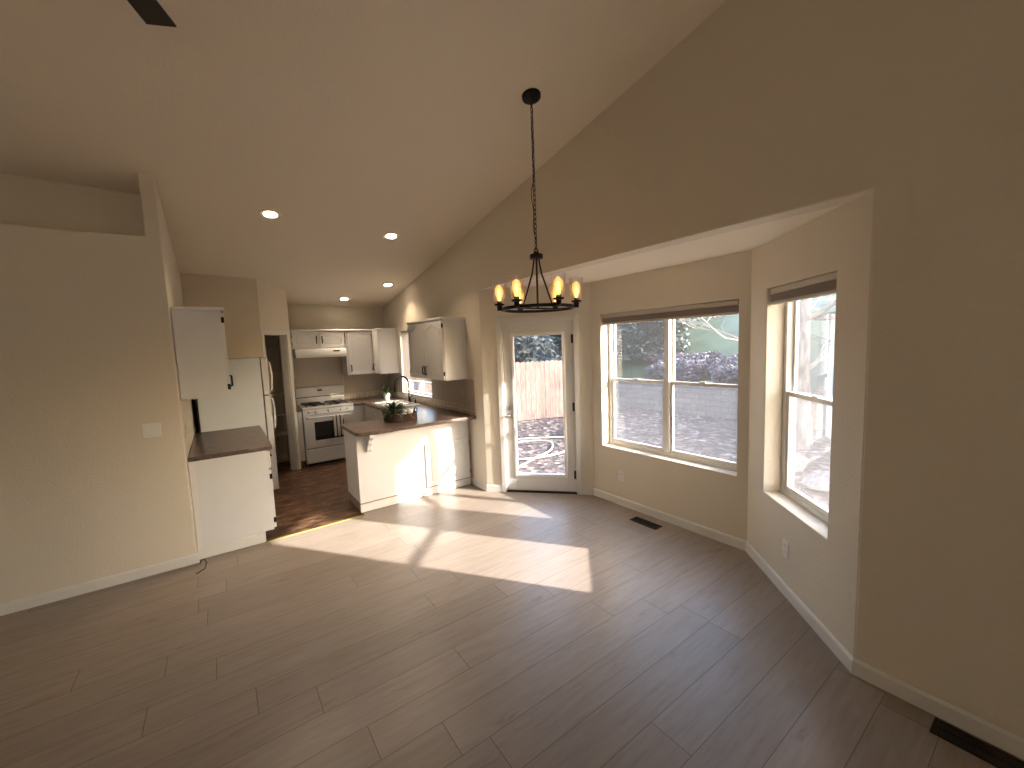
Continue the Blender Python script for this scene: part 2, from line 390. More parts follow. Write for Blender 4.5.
wall('wall_kitchen_left', (KX-.0008, LY+.112), (KX-.0008, PY), .073)
nb = MB(); nb.box(RX, KX-.073, LY+.115, 4.78, 2.60, 2.749)
nb.build('wall_niche_shelf', WALL, kind='structure')
wall('wall_niche_back', (RX, 4.77), (KX-.07, 4.77), .1, z0=2.6)
wall('wall_pantry_front', (KX, PY), (.52, PY), .11)
PA = (.50, PY-.002); PB = (PX, 7.02); LP = math.hypot(PB[0]-PA[0], PB[1]-PA[1])
PH = (.06, LP-.075, 0, 2.075)
wall('wall_pantry_diagonal', PA, PB, .11, holes=[PH])
wall('wall_pantry_side', PB, (PX, BK), .1)
wall('wall_back', (KX-.1, BK), (WX+.15, BK), .15)
wall('wall_pantry_left', (KX-.003, PY), (KX-.003, BK), .1)
RW = (3.0, 5.8, .3, 2.3)       # added rear window with a sheer curtain, behind the camera, for soft fill
wall('wall_rear', (WX+.15, RY), (RX-.15, RY), .15, holes=[RW])
wall('wall_far_left', (RX, RY), (RX, 4.9), .15)
# ceiling
def slab(name, poly, z0f, th, m):
    n = len(poly); b = MB(); b.add([(x, y, z0f(x, y)) for x, y in poly]+[(x, y, z0f(x, y)+th) for x, y in poly],
        [tuple(range(n)), tuple(range(n, 2*n))]+[(i, (i+1) % n, n+(i+1) % n, n+i) for i in range(n)])
    return b.build(name, m, smooth=0, kind='structure')
slab('ceiling', [(RX-.2, RY-.2), (WX+.16, RY-.2), (WX+.16, BK+.2), (RX-.2, BK+.2)], ceil_z, .12, CEIL)
slab('ceiling_bay', [(WX+.138, BY0-.12), (BX+.17, BY1-.16), (BX+.17, BY2+.16), (WX+.138, BY3+.12)], lambda x, y: BH+.001, .2, CEIL)
# floors
slab('floor', [(RX-.1, RY-.1), (WX+.02, RY-.1), (WX+.02, BY0-.02), (BX+.03, BY1-.02), (BX+.03, BY2+.02), (WX+.13, BY3+.05), (WX+.02, BY3+.1), (WX+.02, 4.62), (1.16, 4.62), (1.16, 4.49), (.2, 4.465), (.2, 4.62), (RX-.1, 4.62)], lambda x, y: -.05, .05, PLANK)
slab('floor_kitchen', [(.2, 4.465), (1.16, 4.49), (1.16, 4.62), (WX+.1, 4.62), (WX+.1, BK+.1), (KX-.1, BK+.1), (KX-.1, 4.62), (.2, 4.62)], lambda x, y: -.05, .048, SLATE)
st = MB(); st.add([(.225, 4.447, 0), (1.15, 4.472, 0), (1.15, 4.502, 0), (.225, 4.477, 0), (.228, 4.452, .006), (1.15, 4.477, .006), (1.15, 4.497, .006), (.228, 4.472, .006)],
    [(0, 1, 2, 3), (4, 5, 6, 7), (0, 1, 5, 4), (1, 2, 6, 5), (2, 3, 7, 6), (3, 0, 4, 7)])
tag(st.build('threshold_strip', YEL), 'thin yellow transition strip between the plank floor and the brown kitchen floor', 'floor strip')
# ------------------------------------------------------------------ baseboards and casings
def baseboard(name, p0, p1, h=.085, th=.013, e0=0, e1=0):
    d = Vector((p1[0]-p0[0], p1[1]-p0[1])); L = d.length
    prof = [(0, 0), (-th, 0), (-th, h-.014), (-th*.55, h-.004), (0, h)]
    b = MB(); n = len(prof)
    b.add([(-e0+ (0), y, z) for y, z in prof]+[(L+e1, y, z) for y, z in prof],
          [tuple(range(n)), tuple(range(n, 2*n))]+[(i, (i+1) % n, n+(i+1) % n, n+i) for i in range(n)])
    return b.build(name, TRIM, smooth=0, loc=(p0[0], p0[1], 0), rz=math.atan2(d.y, d.x), kind='structure')
def along(p0, th, u): return (p0[0]+math.cos(th)*u, p0[1]+math.sin(th)*u)
baseboard('baseboard_right', (WX, BY0), (WX, RY), e0=.006)
baseboard('baseboard_kitchen_end', (WX, 4.585), (WX, BY3), e1=.006)
baseboard('baseboard_bay_left', (WX, BY3), along((WX, BY3), TD, .192), e0=.004)
baseboard('baseboard_bay_door', along((WX, BY3), TD, 1.158), (BX, BY2), e1=-.004)
baseboard('baseboard_bay_window', (BX, BY2), (BX, BY1), e0=-.003, e1=-.003)
baseboard('baseboard_bay_right', (BX, BY1), (WX, BY0), e0=-.003, e1=.006)
baseboard('baseboard_left', (RX, LY), (KX, LY), e1=.01)
baseboard('baseboard_rear', (WX, RY), (RX, RY))
baseboard('baseboard_far_left', (RX, RY), (RX, LY))
def casing(name, p0, th, u0, u1, ztop, wd=.055, t=.016, depth=.15, jamb=.018):
    b = MB()
    b.box(u0-wd+.01, u0+.006, -t, 0, 0, ztop+wd-.01); b.box(u1-.006, u1+wd-.01, -t, 0, 0, ztop+wd-.01); b.box(u0+.006, u1-.006, -t, 0, ztop-.006, ztop+wd-.01)
    b.box(u0, u0+jamb, .001, depth, 0, ztop); b.box(u1-jamb, u1, .001, depth, 0, ztop); b.box(u0+jamb, u1-jamb, .001, depth, ztop-jamb, ztop)
    return b.build(name, TRIM, bevel=.003, loc=(p0[0], p0[1], 0), rz=th, kind='structure')
casing('trim_1', (WX, BY3), TD, DU[0], DU[1], DU[3])
TP = math.atan2(PB[1]-PA[1], PB[0]-PA[0])
casing('trim_2', PA, TP, PH[0], PH[1], PH[3], depth=.11)

# ------------------------------------------------------------------ windows
def rect_ring(b, u0, u1, z0, z1, wv, wh, y0, y1):
    b.box(u0, u0+wv, y0, y1, z0, z1); b.box(u1-wv, u1, y0, y1, z0, z1); b.box(u0+wv, u1-wv, y0, y1, z0, z0+wh); b.box(u0+wv, u1-wv, y0, y1, z1-wh, z1)
def window(name, p0, th, hole, units, yb=.125, rail=1.352, screen=True):
    root = thing(name, None, None, (p0[0], p0[1], 0), th, kind='structure')
    u0, u1, z0, z1 = hole; b = MB(); rect_ring(b, u0, u1, z0, z1, .035, .035, yb, yb+.075)
    edges = [u0+.035+(u1-u0-.07)*i/units for i in range(units+1)]
    for e in edges[1:-1]: b.box(e-.028, e+.028, yb-.006, yb+.07, z0+.03, z1-.03)
    b.build('window_frame', VINYL, root, bevel=.004)
    for i in range(units):
        a = edges[i]+(.028 if i else 0); c = edges[i+1]-(.028 if i < units-1 else 0)
        lo, hi = z0+.035, z1-.035
        s = MB(); rect_ring(s, a, c, rail-.014, hi, .022, .026, yb+.045, yb+.068)
        up_ = s.build('upper_sash', VINYL, root, bevel=.003)
        bx(a+.02, c-.02, yb+.055, yb+.058, rail+.01, hi-.024).build('pane', GLASS, up_)
        s = MB(); rect_ring(s, a, c, lo, rail+.018, .028, .032, yb+.012, yb+.04)
        lw = s.build('lower_sash', VINYL, root, bevel=.003)
        bx(a+.026, c-.026, yb+.024, yb+.027, lo+.03, rail-.012).build('pane', GLASS, lw)
        bx((a+c)/2-.03, (a+c)/2+.03, yb-.002, yb+.02, rail+.016, rail+.03).build('sash_lock', VINYL, lw, bevel=.003)
        if screen: bx(a+.002, c-.002, yb+.0715, yb+.0725, lo, rail-.01).build('insect_screen', SCREEN, root)
    return root
window('window_1', (BX, BY2), -PI/2, W1, 2)
window('window_2', (BX, BY1), TR, W2, 1)
def roller(p0, th, hole, label, n=.115):
    u0, u1, z0, z1 = hole
    r = thing('roller_shade', label, 'window shade', (p0[0], p0[1], 0), th, 'raised shades at the tops of the bay windows')
    bx(u0+.012, u1-.012, .018, .07, z1-.045, z1-.004).build('head_rail', SHADE2, r, bevel=.004)
    b = MB()
    for k in range(6): b.box(u0+.014, u1-.014, .016+.002*(k % 2), .066, z1-.047-.0085*(k+1), z1-.047-.0085*k-.001)
    b.build('folded_fabric', SHADE, r)
    bx(u0+.012, u1-.012, .016, .066, z1-.118, z1-.099).build('bottom_rail', SHADE2, r, bevel=.003)
roller((BX, BY2), -PI/2, W1, 'long raised taupe shade across the top of the double bay window')
roller((BX, BY1), TR, W2, 'short raised taupe shade at the top of the single angled bay window')
for nm_, p0_, th_, hl in (('fill_window', (WX+.15, RY), PI, RW),):  # unseen rear window, added to let fill light into the near room
    q = thing(nm_, None, None, (p0_[0], p0_[1], 0), th_, kind='structure')
    b = MB(); rect_ring(b, *hl, .05, .05, .07, .13); b.box((hl[0]+hl[1])/2-.03, (hl[0]+hl[1])/2+.03, .075, .125, hl[2]+.04, hl[3]-.04); b.build('window_frame', VINYL, q)
    bx(hl[0]+.04, hl[1]-.04, .10, .104, hl[2]+.04, hl[3]-.04).build('pane', GLASS, q)
FILL_SHEER = bpy.data.materials.new('fill_curtain_cloth'); FILL_SHEER.use_nodes = True  # cloth of the added curtain, scatters sun as room fill
_n = FILL_SHEER.node_tree.nodes; _l = FILL_SHEER.node_tree.links; _n.clear()
_o = _n.new('ShaderNodeOutputMaterial'); _a = _n.new('ShaderNodeBsdfTranslucent'); _a.inputs[0].default_value = (.8, .76, .68, 1)
_d = _n.new('ShaderNodeBsdfDiffuse'); _d.inputs[0].default_value = (.75, .72, .66, 1)
_m = _n.new('ShaderNodeMixShader'); _m.inputs[0].default_value = .72; _l.new(_a.outputs[0], _m.inputs[1]); _l.new(_d.outputs[0], _m.inputs[2]); _l.new(_m.outputs[0], _o.inputs[0])
cb = MB(); nn = 160; w_ = RW[1]-RW[0]+.2
cb.add([(WX+.15-RW[0]+.1-w_*i/nn, RY+.06+.025*math.sin(i*.9), z) for i in range(nn+1) for z in (.02, 2.42)], [(2*i, 2*i+2, 2*i+3, 2*i+1) for i in range(nn)])
tag(cb.build('fill_curtain', FILL_SHEER), 'added cream sheer curtain over the rear window, diffusing fill light behind the viewer', 'curtain')
# kitchen window: casing, frame, glass
kw = thing('window_3', None, None, (WX, BK, 0), -PI/2, kind='structure')
b = MB(); rect_ring(b, KW[0], KW[1], KW[2], KW[3], .035, .035, .07, .14); b.box((KW[0]+KW[1])/2-.02, (KW[0]+KW[1])/2+.02, .075, .13, KW[2]+.03, KW[3]-.03)
b.build('window_frame', VINYL, kw, bevel=.003)
bx(KW[0]+.03, KW[1]-.03, .10, .103, KW[2]+.03, KW[3]-.03).build('pane', GLASS, kw)
b = MB(); b.box(KW[0]-.0, KW[1]+.0, -.012, .07, KW[2]-.0, KW[2]+.012); b.build('sill', TRIM, kw, bevel=.002)
bl = thing('window_blind', 'white horizontal blind half lowered in the kitchen window over the sink', 'blind', (WX, BK, 0), -PI/2)
bx(KW[0]+.01, KW[1]-.01, .02, .06, KW[3]-.045, KW[3]-.004).build('head_rail', BLIND, bl)
b = MB(); z = KW[3]-.06
while z > 1.27:
    b.add([(KW[0]+.012, .022, z), (KW[1]-.012, .022, z), (KW[1]-.012, .030, z+.037), (KW[0]+.012, .030, z+.037)], [(0, 1, 2, 3)]); z -= .025
b.build('slats', BLIND, bl, smooth=0)
bx(KW[0]+.012, KW[1]-.012, .026, .05, 1.235, 1.25).build('bottom_rail', BLIND, bl, bevel=.003)

# ------------------------------------------------------------------ patio door
dr = thing('door_1', None, None, (WX, BY3, 0), TD, kind='structure')
a, c = DU[0]+.02, DU[1]-.02; zt = DU[3]-.021
g0, g1, gz0, gz1 = a+.10, c-.095, .195, 1.915
b = MB()
b.box(a, g0+.012, .02, .064, .022, zt); b.box(g1-.012, c, .02, .064, .022, zt); b.box(g0+.012, g1-.012, .02, .064, .022, gz0+.012); b.box(g0+.012, g1-.012, .02, .064, gz1-.012, zt)
b.build('door_slab', TRIM, dr, bevel=.002)
b = MB(); rect_ring(b, g0, g1, gz0, gz1, .032, .032, .010, .074); b.build('glass_frame', VINYL, dr, bevel=.005)
bx(g0+.03, g1-.03, .036, .042, gz0+.03, gz1-.03).build('pane', GLASS, dr)
bx(a-.02, c+.02, 0.0, .15, 0, .022).build('threshold', BRONZE, dr, bevel=.003)
h = MB().tube([(a+.062, .02, .945), (a+.062, .013, .945)], .028, 20).tube([(a+.062, .014, .945), (a+.062, -.04, .945), (a+.058, -.048, .945), (a+.02, -.05, .94), (a-.045, -.046, .935)], [.011, .011, .011, .009, .007], 10)
hd = h.build('door_handle', NICKEL, dr, label='brushed nickel lever handle')
MB().tube([(a+.062, .02, 1.03), (a+.062, .006, 1.03)], .026, 20).build('deadbolt', NICKEL, dr)
for z in (.23, 1.04, 1.83): MB().tube([(c+.004, .008, z-.05), (c+.004, .008, z+.05)], .008, 8).box(c-.02, c+.012, .0185, .021, z-.05, z+.05).build('hinge', BRONZE, dr)

# pantry shelves (shelf boards seen in the dark pantry)
for i, z in enumerate((1.87, 1.50, 1.17, .84, .52)):
    b = MB(); b.box(KX+.01, PX-.11, BK-.36, BK-.005, z-.02, z); b.box(KX+.01, KX+.3, PY+.13, BK-.36, z-.02, z)
    tag(b.build('pantry_shelf', TRIM), ['highest', 'second highest', 'middle', 'second lowest', 'lowest'][i]+' white shelf inside the dark pantry', 'shelf', 'shelves in the pantry')

# ------------------------------------------------------------------ cabinets
def arch(x0, x1, z0, z1, rise, n=13):
    pts = [(x0, z0), (x1, z0)]; 
    for i in range(n):
        t = i/(n-1); x = x1+(x0-x1)*t; s = abs(t-.5)*2
        k = 0 if s > .8 else (.5+.5*math.cos(PI*s/.8))
        pts.append((x, z1-rise+rise*k))
    return pts
def cab_door(parent, x0, x1, z0, z1, y, hand=None, hinge=None, rise=.05, name='door', pull=True, low=False):
    """y = front of the box; door face at y-.02"""
    fr = .05; o = MB(); o.box(x0, x1, y-.014, y, z0, z1)
    inn = arch(x0+fr, x1-fr, z0+fr, z1-fr*.8, rise); out = []
    for (px, pz), i in zip(inn, range(len(inn))):
        if i == 0: out.append((x0, z0))
        elif i == 1: out.append((x1, z0))
        else: out.append((x1+(x0-x1)*(i-2)/(len(inn)-3), z1))
    o.ring(out, inn, y-.021, y-.0135)
    q = arch(x0+fr+.016, x1-fr-.016, z0+fr+.016, z1-fr*.8-.016, rise*.9); o.prism(q, y-.019, y-.0135, 'y')
    d = o.build(name, CAB, parent, bevel=.0035)
    if pull:
        hx = x0+.035 if hand == 'l' else x1-.035
        zz = (z0+.05, z0+.16) if not low else (z1-.16, z1-.05)
        if z1-z0 < .35: zz = (z0+.07, z0+.19)
        MB().tube([(hx, y-.02, zz[0]), (hx, y-.045, zz[0]+.008), (hx, y-.045, zz[1]-.008), (hx, y-.02, zz[1])], .0085, 8).build('handle', BLACK, d, label='black bar pull handle')
    if hinge:
        hx = x0-.006 if hinge == 'l' else x1-.0
        for hz in (z0+.05, z1-.09):
            bx(hx, hx+.006, y-.024, y-.001, hz, hz+.05).build('hinge', BLACK, d, bevel=.002)
    return d
# upper cabinet, left wall: local x=+Y, local -y=+X
def cab_body(root, w, d, z0, z1, crown=True, toe=0, name='body'):
    b = MB()
    if toe: b.box(0, w, .06, d, 0, toe); b.box(0, w, 0, d, toe, z1)
    else: b.box(0, w, 0, d, z0, z1)
    o = b.build(name, CAB, root, bevel=.002)
    if crown: MB().box(-.008, w+.008, -.03, d, z1-.03, z1+.0).build('crown_moulding', CAB, root, bevel=.006)
    return o
uz0, uz1 = 1.375, 2.155
r = thing('wall_cabinet', 'white wall cabinet end on above the short brown worktop, left of the fridge', 'cabinet', (.055, 4.475, 0), PI/2, 'white kitchen wall cabinets')
cab_body(r, .93, .335, 1.42, 2.205); cab_door(r, .006, .46, 1.43, 2.165, 0, 'r', 'l'); cab_door(r, .47, .924, 1.43, 2.165, 0, 'l', 'r')
r = thing('wall_cabinet', 'white two-door wall cabinet hung right of the kitchen window near the door', 'cabinet', (WX-.31, 5.66, 0), -PI/2, 'white kitchen wall cabinets')
cab_body(r, 1.09, .31, uz0, uz1); cab_door(r, .008, .54, uz0+.01, uz1-.04, 0, 'r', 'l', .06); cab_door(r, .55, 1.082, uz0+.01, uz1-.04, 0, 'l', 'r', .06)
r = thing('wall_cabinet', 'white corner wall cabinet left of the kitchen window with plain end panel', 'cabinet', (WX-.31, 7.34, 0), -PI/2, 'white kitchen wall cabinets')
cab_body(r, .33, .31, uz0, uz1); cab_door(r, .03, .322, uz0+.01, uz1-.04, 0, 'l', None, .04)
r = thing('wall_cabinet', 'tall single-door white wall cabinet directly right of the range hood', 'cabinet', (1.79, BK-.31, 0), 0, 'white kitchen wall cabinets')
cab_body(r, .775, .31, uz0, uz1); cab_door(r, .03, .42, uz0+.01, uz1-.04, 0, 'l', 'r', .05)
r = thing('wall_cabinet', 'short two-door white wall cabinet above the range hood', 'cabinet', (PX+.003, BK-.31, 0), 0, 'white kitchen wall cabinets')
cab_body(r, .86, .31, 1.845, uz1); bx(0, .055, 0, .31, 1.375, 1.845).build('filler_panel', CAB, r, bevel=.002)
cab_door(r, .06, .45, 1.86, uz1-.04, 0, 'r', 'l', .06); cab_door(r, .465, .85, 1.86, uz1-.04, 0, 'l', 'r', .06)
# base cabinets
cz = .88
r = thing('base_cabinet', 'white base cabinet end on under the short brown worktop by the fridge', 'cabinet', (.31, 4.475, 0), PI/2, 'white base cabinets')
bx(-.012, 0, .076, .59, 0, .09).build('skirting', TRIM, r, bevel=.002); bx(-.008, 0, .55, .59, .09, cz).build('scribe_strip', TRIM, r)
b = MB().box(0, 1.36, 0, .590, .10, cz); b.build('body', CAB, r, bevel=.002)
bx(.0, 1.36, .075, .590, 0, .10).build('toe_kick', CAB, r)
for i, (x0, x1) in enumerate(((.008, .45), (.46, .9), (.91, 1.352))):
    d = bx(x0, x1, -.02, 0, .70, .865).build('drawer', CAB, r, bevel=.005)
    MB().tube([((x0+x1)/2-.05, -.02, .78), ((x0+x1)/2-.045, -.045, .78), ((x0+x1)/2+.045, -.045, .78), ((x0+x1)/2+.05, -.02, .78)], .006, 8).build('handle', BLACK, d)
    cab_door(r, x0, x1, .115, .685, 0, 'r' if i != 1 else 'l', 'l' if i == 0 else None, .05, low=True)
def counter(name, poly, label, z=.92, th=.04):
    b = MB().prism(poly, z-th, z)
    return tag(b.build(name, CTOP, bevel=.008, seg=3), label, 'worktop')
counter('worktop', [(KX+.003, 4.455), (.355, 4.455), (.355, 5.865), (KX+.003, 5.865)], 'short dark brown worktop between the left wall and the fridge')
# peninsula
r = thing('peninsula_cabinet', 'white peninsula cabinet with plain back panel facing the dining area', 'cabinet', (1.15, 4.585, 0), 0)
bx(0, 1.405, 0, .53, .10, cz).build('body', CAB, r, bevel=.002)
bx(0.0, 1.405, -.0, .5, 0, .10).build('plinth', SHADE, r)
bx(0, .765, -.006, 0, .10, cz).build('back_panel', CAB, r, bevel=.002)
bx(-.004, 1.195, -.014, 0, 0, .088).build('skirting', TRIM, r, bevel=.003)
bx(1.195, 1.405, -.003, 0, 0, .088).build('skirting', TRIM, r, bevel=.001)
d = cab_door(r, .79, 1.385, .105, .625, -.001, 'l', 'r', .0, pull=False)
bx(.778, .79, -.012, -.0005, .105, .64).build('door_gap_strip', SHADE, r)
# scalloped bracket holding the overhang
prof = [(-.0, cz), (-.175, cz), (-.175, cz-.035), (-.155, cz-.05), (-.13, cz-.06), (-.115, cz-.085), (-.11, cz-.11), (-.085, cz-.125), (-.065, cz-.15), (-.06, cz-.185), (-.035, cz-.205), (-.0, cz-.215)]
MB().prism(prof[::-1], .10, .145, 'x').build('corbel', CAB, r, bevel=.003)
def rounded(poly, ri):
    out = []; n = len(poly)
    for i, p in enumerate(poly):
        q = ri.get(i, 0)
        if not q: out.append(p); continue
        p = Vector(p); a = (Vector(poly[i-1])-p).normalized(); c = (Vector(poly[(i+1) % n])-p).normalized()
        s, e = p+a*q, p+c*q; cen = p+(a+c)*q
        for k in range(7):
            t = k/6*PI/2; out.append(tuple(cen-c*q*math.cos(t)-a*q*math.sin(t)) if True else None)
    return out
# L-run: base cabinets along the right wall
r = thing('base_cabinet', 'white base cabinets under the sink along the window wall', 'cabinet', (1.95, BK-.003, 0), -PI/2, 'white base cabinets')
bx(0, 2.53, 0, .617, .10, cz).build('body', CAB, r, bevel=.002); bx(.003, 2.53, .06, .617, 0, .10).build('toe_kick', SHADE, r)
for i, (x0, x1) in enumerate(((.66, 1.07), (1.09, 1.5), (1.52, 1.93), (1.95, 2.36))):
    bx(x0, x1, -.02, 0, .73, .865).build('drawer', CAB, r, bevel=.005); cab_door(r, x0, x1, .115, .715, 0, 'r' if i % 2 == 0 else 'l', None, .05, low=True)
r = thing('base_cabinet', 'narrow white base cabinet squeezed between pantry wall and stove', 'cabinet', (PX+.003, 7.05, 0), 0, 'white base cabinets')
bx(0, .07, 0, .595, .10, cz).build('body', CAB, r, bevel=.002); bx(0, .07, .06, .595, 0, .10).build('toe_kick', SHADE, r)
counter('worktop', [(PX+.003, 7.03), (PX+.075, 7.03), (PX+.075, BK-.003), (PX+.003, BK-.003)], 'narrow strip of brown worktop left of the stove')
r = thing('base_cabinet', 'white corner base cabinet just right of the stove', 'cabinet', (1.768, 7.05, 0), 0, 'white base cabinets')
bx(0, .178, 0, .595, .10, cz).build('body', CAB, r, bevel=.002); bx(0, .178, .06, .595, 0, .10).build('toe_kick', SHADE, r)
poly = [(WX-.002, 4.40), (WX-.002, BK-.002), (1.768, BK-.002), (1.768, 7.03), (1.92, 7.03), (1.92, 5.14), (1.115, 5.14), (1.115, 4.40)]
poly = rounded(poly, {6: .05, 7: .09})
# opening for the sink is hidden under its rim
counter('worktop', poly, 'large L-shaped brown worktop running from the stove corner over the peninsula')
b = MB().prism([(WX-.001, 4.40), (WX+.06, 4.385), (WX+.06, 4.2), (WX-.001, 4.3)], .88, .92)
# splash tiles
def splash(p0, th, u0, u1, z0=.922, z1=1.03, m=None, label='', name='tile_row', t=.008):
    o = bx(u0, u1, -t, -.0005, z0, z1).build(name, m or TILE, bevel=.0015, loc=(p0[0], p0[1], 0), rz=th); return tag(o, label, 'tiles')
splash((WX, BK), -PI/2, .005, KW[0]-.005, 1.031, 1.372, SPLASH, 'taupe backsplash panel between kitchen window and back corner', 'backsplash', .004)
splash((WX, BK), -PI/2, KW[1]+.005, BK-4.42, 1.031, 1.372, SPLASH, 'taupe backsplash panel under the wall cabinet near the door', 'backsplash', .004)
splash((PX, BK), 0, .005, .865, .922, 1.69, SPLASH, 'taupe backsplash panel behind the stove', 'backsplash', .003)
splash((WX-.78, BK), 0, .0, .77, 1.031, 1.372, SPLASH, 'taupe backsplash panel under the corner wall cabinets', 'backsplash', .003)
splash((WX, BK), -PI/2, .01, BK-4.42, label='row of beige square tiles above the worktop on the window wall')
splash((WX-.82, BK), 0, .02, .81, label='row of beige square tiles on the back wall right of the stove')

# ------------------------------------------------------------------ fridge
fz = 1.745
r = thing('refrigerator', 'white top-freezer refrigerator standing between worktop and pantry', 'refrigerator', (.425, 5.895, 0), PI/2)
bx(0, .69, .003, .65, .03, fz).build('cabinet_body', APPL2, r, bevel=.006)
bx(.02, .67, .03, .6, 0, .03).build('base_grille', DARKPL, r)
dz = 1.275
for nm, z0, z1, hz0, hz1 in (('freezer_door', dz+.006, fz, dz+.06, fz-.06), ('fridge_door', .07, dz-.006, dz-.42, dz-.05)):
    d = bx(0, .69, -.078, -.006, z0, z1).build(nm, APPL, r, bevel=.012, seg=3)
    x = .065
    MB().tube([(x, -.07, hz0), (x, -.098, hz0+.006), (x, -.105, hz0+.03), (x, -.112, (hz0+hz1)/2), (x, -.105, hz1-.03), (x, -.098, hz1-.006), (x, -.07, hz1)], [.013, .013, .012, .012, .012, .013, .013], 10).build('handle', APPL, d)
bx(.01, .68, -.006, .003, .06, fz-.01).build('door_gasket', DARKPL, r)
bx(0, .03, .652, .66, .92, 1.74).build('gap_shade_strip', DARKPL, r)  # dark strip standing in for the shade in the gap behind the fridge

# ------------------------------------------------------------------ stove
r = thing('gas_stove', 'white freestanding gas stove with black grates against the kitchen back wall', 'stove', (1.003, 7.02, 0), 0)
sw = .76
bx(0, sw, .03, .61, .03, .90).build('oven_body', APPL, r, bevel=.004)
bx(.02, sw-.02, .05, .6, 0, .03).build('base', DARKPL, r)
bx(-.0, sw, -.01, .61, .895, .925).build('cooktop', APPL, r, bevel=.008, seg=3)
b = MB().prism([(-.015, .81), (.03, .81), (.03, .90), (.0, .90)], 0, sw, 'x'); cp = b.build('control_panel', APPL, r, bevel=.004)
for x in (.09, .19, .38, .57, .67):
    MB().tube([(x, -.008, .855), (x, -.035, .858)], [.022, .018], 16).build('knob', APPL, cp)
od = bx(.003, sw-.003, -.012, .03, .28, .80).build('oven_door', APPL, r, bevel=.008, seg=3)
bx(.15, sw-.17, -.014, -.008, .40, .69).build('door_window', OVENG, od, bevel=.003)
MB().tube([(.05, -.01, .765), (.06, -.05, .765), (sw-.06, -.05, .765), (sw-.05, -.01, .765)], .012, 10).build('door_handle', APPL, od)
bx(.003, sw-.003, -.0, .03, .275, .282).build('drawer_gap', DARKPL, r)
dw = bx(.003, sw-.003, -.012, .03, .05, .268).build('storage_drawer', APPL, r, bevel=.008, seg=3)
b = MB().prism([(.545, .92), (.54, 1.17), (.56, 1.205), (.61, 1.205), (.61, .92)], 0, sw, 'x'); bg_ = b.build('backguard', APPL, r, bevel=.008, seg=3)
bx(.01, sw-.01, .538, .543, 1.035, 1.048).build('vent_slot', DARKPL, bg_)
bx(.33, .40, .536, .543, 1.135, 1.155).build('clock_display', OVENG, bg_)
for x in (.20, .56):
    g = MB()
    for dy in (.10, .25, .40, .53): g.tube([(x-.13, dy, .948), (x+.13, dy, .948)], .006, 6)
    for dx in (-.13, -.0, .13): g.tube([(x+dx, .10, .948), (x+dx, .53, .948)], .006, 6)
    for dx in (-.13, .13):
        for dy in (.10, .53): g.tube([(x+dx, dy, .925), (x+dx, dy, .948)], .006, 6)
    gr = g.build('burner_grate', IRON, r)
    for dy in (.2, .44): MB().lathe([(.001, .925), (.045, .925), (.045, .936), (.03, .942), (.001, .942)], (x, dy, 0), 20, False).build('burner', IRON, gr)
# towel on the oven handle
b = MB(); n = 14; tv = []
for s_, (ys, sgn) in enumerate(((-.066, 1),)):
    pass
path = [(-.034, .50), (-.034, .70), (-.036, .765), (-.05, .779), (-.0645, .765), (-.068, .70), (-.070, .60), (-.072, .52), (-.072, .44)]
for i in range(n+1):
    x = .42+.145*i/n; k = .004*math.sin(i*1.5)
    for j, (yy, zz) in enumerate(path): tv.append((x, yy-(abs(k) if j > 5 else 0), zz-.01*math.sin(i*.3)*(j == 8)))
m_ = len(path); b.add(tv, [(i*m_+j, (i+1)*m_+j, (i+1)*m_+j+1, i*m_+j+1) for i in range(n) for j in range(m_-1)])
t = b.build('dish_towel', TOWEL, loc=(1.003, 7.02, 0)); sm = t.modifiers.new('thick', 'SOLIDIFY'); sm.thickness = .003
tag(t, 'white dish towel with dark stripes hanging on the oven door handle', 'towel')
# hood
r = thing('range_hood', 'slim white range hood under the short cabinet above the stove', 'range hood', (1.0, BK-.003, 0), 0)
MB().prism([(-.0, 1.70), (-.0, 1.843), (-.40, 1.843), (-.46, 1.76), (-.46, 1.70)], 0, .77, 'x').build('hood_body', APPL, r, bevel=.005)
bx(.03, .74, -.44, -.03, 1.694, 1.701).build('grease_filter', SHADE, r)
bx(.56, .66, -.444, -.42, 1.79, 1.812).build('switch_panel', DARKPL, r)

# ------------------------------------------------------------------ sink and faucet
r = thing('kitchen_sink', 'white double-bowl drop-in sink under the kitchen window', 'sink', (2.22, 6.3, .92), 0)
b = MB(); sx, sy = .215, .40
def rr(hx, hy, q, n=5): 
    o = []
    for cx_, cy_, a0 in ((hx-q, hy-q, 0), (-hx+q, hy-q, PI/2), (-hx+q, -hy+q, PI), (hx-q, -hy+q, 1.5*PI)):
        for k in range(n): a_ = a0+PI/2*k/(n-1); o.append((cx_+q*math.cos(a_), cy_+q*math.sin(a_)))
    return o
b.ring(rr(sx+.03, sy+.03, .05), rr(sx, sy, .04), .001, .016, 'z'); b.build('rim', SINK, r, bevel=.004)
for yy in (-.205, .205):
    o = rr(sx-.02, .185, .04); n = len(o)
    b = MB(); b.add([(x, y+yy, .006) for x, y in o]+[(x*.9, y*.9+yy, .0025) for x, y in o], [(i, (i+1) % n, n+(i+1) % n, n+i) for i in range(n)]+[tuple(range(n, 2*n))])
    b.ring(rr(sx, .2, .04), o, .004, .012, 'z').xf(Matrix.Translation((0, 0, 0))); 
    b.build('bowl', SINK, r)
fa = thing('kitchen_faucet', 'black gooseneck pull-down faucet behind the white sink', 'faucet', (2.502, 6.42, .92), .25)
MB().lathe([(.03, .0), (.03, .012), (.02, .02), (.018, .12), (.014, .13)], (0, 0, 0), 20).build('base', BLACK, fa)
